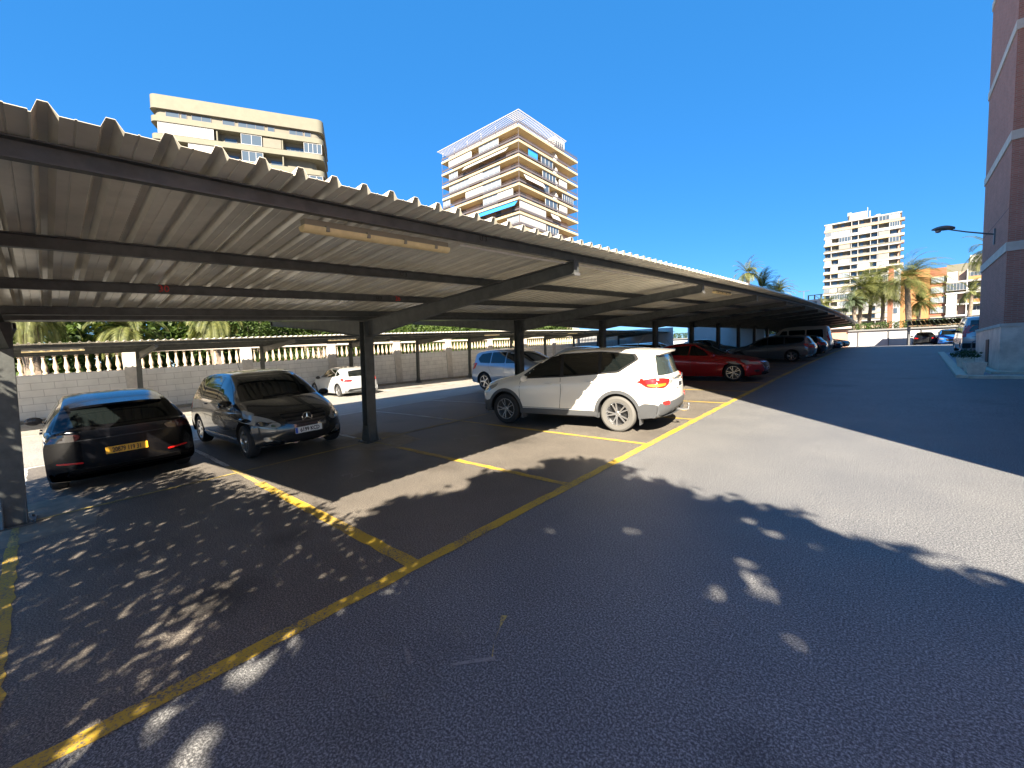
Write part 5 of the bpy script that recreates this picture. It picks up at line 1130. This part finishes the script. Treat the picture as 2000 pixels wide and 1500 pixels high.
    bx(r, 'penthouse', 2.8, WL-2.8, 2.8, WR-4, zt, zt+1.95, M['peach'])
    p = bx(r, 'stair_house', WL-4.2, WL-.5, WR*.60, WR*.78, zt, zt+2.9, M['white_b'])
    for k in range(4): bx(p, 'window', WL-.503, WL-.47, WR*(.63+.036*k), WR*(.645+.036*k), zt+.9, zt+2.2, M['pane'])
    # thin drain pipes at the corners
    b = MB()
    for x, y in ((WL-.05, .05), (WL-.1, WR-.1), (.1, .1)): b.tube([(x, y, 5), (x, y, zt)], .05, 5)
    b.build('downpipe', M['rail'], r); return r
tower_B()
M['c_grey'] = mat('weathered_panel', (.24, .235, .22), .8, noise_amt=.2, nscale=.7)
def tower_C():
    o = LOT @ Vector((0, 0, H)); Rp = ray_pt(1762, 412, 225); zt = Rp.z; d = ray_pt(1610, 440, 100)-o; Lp = o+d*((zt-o.z)/d.z); L_, a = facade(Lp, Rp)
    r = empty('apartment_tower', 'tall cream and white apartment tower at the right, behind the palms', 'building'); putw(r, Lp.x, Lp.y, 0, a); fh = 2.93
    bx(r, 'core_wall', .4, L_-.4, 1.5, 14, 0, zt-.3, M['beige2'])
    bx(r, 'side_wall', L_-.9, L_-.4, 1.0, 14.1, 0, zt, M['peach'])
    rn = random.Random(5); nwin = 0
    cols = [(.02, .10), (.115, .20), (.21, .36), (.385, .46), (.475, .62), (.63, .71), (.725, .85), (.86, .975)]
    for f in range(0, 19):
        z = zt-f*fh; bx(r, 'floor_slab', 0, L_, 0, 14.2, z-.42, z, M['cream'] if f % 2 else M['white_b'])
        bx(r, 'parapet', .1, L_-.1, .06, .16, z-fh+.0, z-fh+.62, rn.choice((M['white_b'], M['c_grey'], M['c_grey'], M['beige2'], M['peach'])))
        for i, (a0, a1) in enumerate(cols):
            x0, x1 = a0*L_, a1*L_; z0, z1 = z-fh+.62, z-.56; t = rn.random()
            if nwin > 97: break
            if i in (3, 5): 
                if f < 14: bx(r, 'window', x0+.1, x1-.1, 1.38, 1.497, z-fh+.1, z1-.25, M['pane']); nwin += 1
            elif t < .3: glazing(r, x0, x1, .25, z0, z1-.05, rn.choice((3, 4, 5)), rn.choice((M['pane_l'], M['pane'])), M['white_b'], 'glazed_balcony', .1); nwin += 1
            elif t < .42: bx(r, 'blind', x0, x1, .2, .3, z0-.2, z1, rn.choice((M['white_b'], M['c_grey'], M['shutter'])))
            elif t < .92:
                xa_ = x0+.2+rn.random()*.4; bx(r, 'window', xa_, min(x1-.2, xa_+rn.choice((1.0, 1.7))), 1.38, 1.497, z0-.1, z1-.25, M['pane']); nwin += 1
        for x in (.105, .375, .465, .625, .715, .855): bx(r, 'partition', x*L_-.08, x*L_+.08, .2, 1.5, z-fh+.003, z-.555, M['white_b'])
    for f in range(19):
        z = zt-f*fh; bx(r, 'side_balcony', L_, L_+.9, 3, 6, z-fh+.3, z-fh+1.2, M['shutter'] if f % 3 else M['peach'])
    bx(r, 'roof_house', .34*L_, .56*L_, 2, 8, zt, zt+3.2, M['cream']); bx(r, 'roof_house', .31*L_, .36*L_, 3, 5, zt, zt+3.9, M['white_b'])
    b = MB(); b.tube([(.57*L_, 4, zt), (.57*L_, 4, zt+5)], .12, 5); b.tube([(.60*L_, 4, zt), (.60*L_, 4, zt+3.4)], .25, 5); b.lathe([(0, 0), (.9, .5), (1, 1)], 10, (.7*L_, 3, zt)); b.build('antenna', M['white_b'], r); return r
tower_C()
def block_D():
    o = LOT @ Vector((0, 0, H)); D_ = 165
    def at(px, py): return ray_pt(px, py, D_)
    A = at(1755, 590); A2 = at(1819, 590); zt = at(1800, 540).z
    r = empty('apartment_block', 'orange and white apartment block behind the palms at the right', 'building'); Bp = at(1935, 590); L_, a = facade(A, Bp); putw(r, A.x, A.y, 0, a)
    s = L_/180.0
    def X(px): return (px-1755)*s
    z = lambda py: at(1800, py).z
    zt = z(527)
    bx(r, 'orange_wall', X(1755), X(1819), 0, 12, 0, zt+.2, M['orange']); bx(r, 'brick_wall', X(1819)+.01, X(1851), .4, 12, 0, zt, M['brick_far'])
    bx(r, 'white_wall', X(1851)+.01, X(1935), .9, 12, 0, zt+.5, M['beige'])
    for k in range(5):
        zc = z(550+19.2*k); bx(r, 'sill_band', X(1819)+.3, X(1851), .2, .398, zc-.9, zc+.9, M['cream'])
        glazing(r, X(1822), X(1848), .19, zc-.75, zc+.65, 8, M['pane_l'], M['shutter'])
    for k in range(5):
        zc = z(545+21*k); bx(r, 'floor_slab', X(1851)+.02, X(1935), -.6, .9, zc-2.0, zc-1.6, M['white_b']); bx(r, 'screen', X(1853), X(1873), -.5, -.3, zc-1.6, zc+.9, M['white_b']) if k != 1 else glazing(r, X(1853), X(1890), -.4, zc-1.0, zc+.8, 6, M['pane'], M['white_b'], 'glazed_balcony')
        bx(r, 'partition', X(1890), X(1892), -.6, .9, zc-1.6, zc+1.3, M['white_b'])
        glazing(r, X(1896), X(1932), .88, zc-1.2, zc+.5, 5, M['pane'], M['white_b']); bx(r, 'parapet', X(1893), X(1935), -.6, -.45, zc-1.6, zc-.7, M['shutter'] if k % 2 else M['orange'])
        bx(r, 'recess', X(1875), X(1889), .86, .897, zc-1.4, zc+1.0, M['peach'])
    bx(r, 'roof_house', X(1895), X(1935), 2, 9, zt+.5, zt+2.6, M['white_b'])
    r2 = empty('apartment_block', 'narrow brick stair block between the far tower and the orange block', 'building'); P2 = ray_pt(1733, 600, 130); putw(r2, P2.x, P2.y, 0, a); s2 = s*130/165
    def zz(py): return ray_pt(1745, py, 130).z
    bx(r2, 'brick_wall', 0, 12*s2, 0, 6, 0, zz(520), M['brick_far']); bx(r2, 'white_wall', 12*s2+.01, 24*s2, .3, 6, 0, zz(520)-.5, M['white_b'])
    for k in range(4): bx(r2, 'window', 14*s2, 22*s2, .2, .298, zz(540+24*k), zz(530+24*k), M['pane'])
    bx(r2, 'roof_slab', -.5, 30*s2, -.6, 6.3, zz(519), zz(517), M['white_b'])
    r3 = empty('apartment_block', 'low white block with rooftop structures left of the tall far tower', 'building'); P3 = ray_pt(1577, 600, 260); putw(r3, P3.x, P3.y, 0, a)
    zt3 = ray_pt(1590, 585, 260).z; bx(r3, 'wall', 0, 24, 0, 10, 0, zt3, M['white_b'])
    for k in range(4):
        for j in range(4): bx(r3, 'window', 1+j*4.6, 3.8+j*4.6, -.06, -.002, zt3-2.4-3*k, zt3-1-3*k, M['pane'])
    for j in range(7): bx(r3, 'roof_pier', j*2.6, j*2.6+.5, 0, .6, zt3, zt3+2.0, M['beige'])
    bx(r3, 'roof_beam', 0, 18, -.1, .6, zt3+2.0, zt3+2.3, M['beige'])
block_D()

# ---------------------------------------------------------------- the broad tree behind the camera that shades the foreground
def shade_tree():
    rn = random.Random(12); poly = [(-11, -3), (-11, 1.4), (-8, 1.6), (-6.3, 1.8), (-5.1, 1.85), (-4.4, 2.1), (-4.1, 3.1), (-3.95, 3.5), (-4.25, 4.05), (-3.9, 4.35), (-3.6, 4.85), (-3.05, 5.2), (-2.7, 4.95), (-2.1, 4.85), (-1.7, 4.65), (-1.2, 4.85), (-.95, 4.8), (-.6, 4.5), (.06, 4.3), (.75, 4.1), (2.4, 3.7), (2.4, -3)]
    def inside(x, y):
        c = False; n = len(poly); x += .32*noise.noise(Vector((x*1.9, y*1.9, 1))); y += .38*noise.noise(Vector((x*1.7, y*1.7, 8)))
        for i in range(n):
            x1, y1 = poly[i]; x2, y2 = poly[(i+1) % n]
            if (y1 > y) != (y2 > y) and x < (x2-x1)*(y-y1)/(y2-y1)+x1: c = not c
        return c
    hx, hy = SUN_LOT.x/SUN_LOT.z, SUN_LOT.y/SUN_LOT.z
    r = empty('broadleaf_tree', 'broad leafy tree standing behind the viewpoint, casting the dappled foreground shade', 'tree'); base = (5.5, -8.5); put(r, *base, lot=True)
    b = MB(); loc = Vector((base[0], base[1], gz(*base))); tips = []
    def leaf(p, s):
        a = Vector((rn.gauss(0, 1), rn.gauss(0, 1), rn.gauss(0, .5))).normalized(); e = a.cross(Vector((rn.gauss(0, 1), rn.gauss(0, 1), rn.gauss(0, 1)))).normalized()
        b.add([p-a*s, p+e*s*.45+a*s*.1, p+a*s, p-e*s*.45+a*s*.1], [(0,1,2,3)])
    holes = [(-.9, 3.06, .11), (-.63, 3.28, .145), (-.72, 3.42, .115), (-.82, 3.61, .12), (-.39, 2.8, .10), (-2.13, 1.71, .085), (-1.99, 1.12, .09), (-2.77, .66, .095), (-1.83, 3.62, .12), (-2.48, 3.17, .11), (-2.5, .34, .09), (-2.35, .2, .14), (-.75, 4.3, .12), (-.45, 4.25, .11), (-1.0, 4.45, .12)]
    def cluster(gx, gy, z, n, rad_, s):
        c = Vector((gx+hx*z, gy+hy*z, z))-loc
        for _ in range(n):
            q = c+Vector((rn.gauss(0, rad_), rn.gauss(0, rad_), rn.gauss(0, rad_*.8))); w_ = q+loc
            qx, qy = w_.x-hx*w_.z, w_.y-hy*w_.z
            dc = w_-Vector((0, 0, H))
            if dc.dot(f_) > .42*dc.length: continue
            if any((qx-a_)**2+(qy-b_)**2 < c_*c_ for a_, b_, c_ in holes): continue
            leaf(q, s*rn.uniform(.7, 1.2))
        return c
    k = 0
    while k < 3600:                                       # dense part
        gx, gy = rn.uniform(-3.6, 2.4), rn.uniform(-3, 5.7)
        if inside(gx, gy) and (gx > -2.7 or gy > 2.3):
            c = cluster(gx, gy, rn.uniform(5.0, 7.0), 14, .13, .12); k += 1
            if rn.random() < .01: tips.append(c)
    k = 0
    while k < 620:                                       # extra around the bulge by the lit strip
        gx, gy = rn.uniform(-5, -2.8), rn.uniform(2.3, 5.7)
        if inside(gx, gy): cluster(gx, gy, rn.uniform(5.0, 6.0), 10, .10, .12); k += 1
    k = 0
    while k < 7400:                                      # thin outer part
        gx, gy = rn.uniform(-11, -3.0), rn.uniform(-3, 2.4)
        if inside(gx, gy):
            dens = .6+.5*noise.noise(Vector((gx*1.1, gy*1.1, 3)))*1.5
            if gy > .7: dens += .35
            if rn.random() < dens:
                c = cluster(gx, gy, rn.uniform(2.5, 3.6), 5, .10, .075); k += 1
                if rn.random() < .012: tips.append(c)
    b.build('crown', M['leaf_dark'], r, fix=False)
    t = MB(); t.tube([(0, 0, -.2), (.1, .1, 1.2), (0, .2, 2.6)], [.4, .33, .3], 12)
    for c in tips:
        m1 = Vector((0, .2, 2.6)).lerp(c, .5)+Vector((0, 0, .8)); t.tube([(0, .2, 2.5), m1, c], [.09, .055, .012], 6)
    t.build('trunk', M['bark'], r)
shade_tree()
bpy.context.view_layer.update()
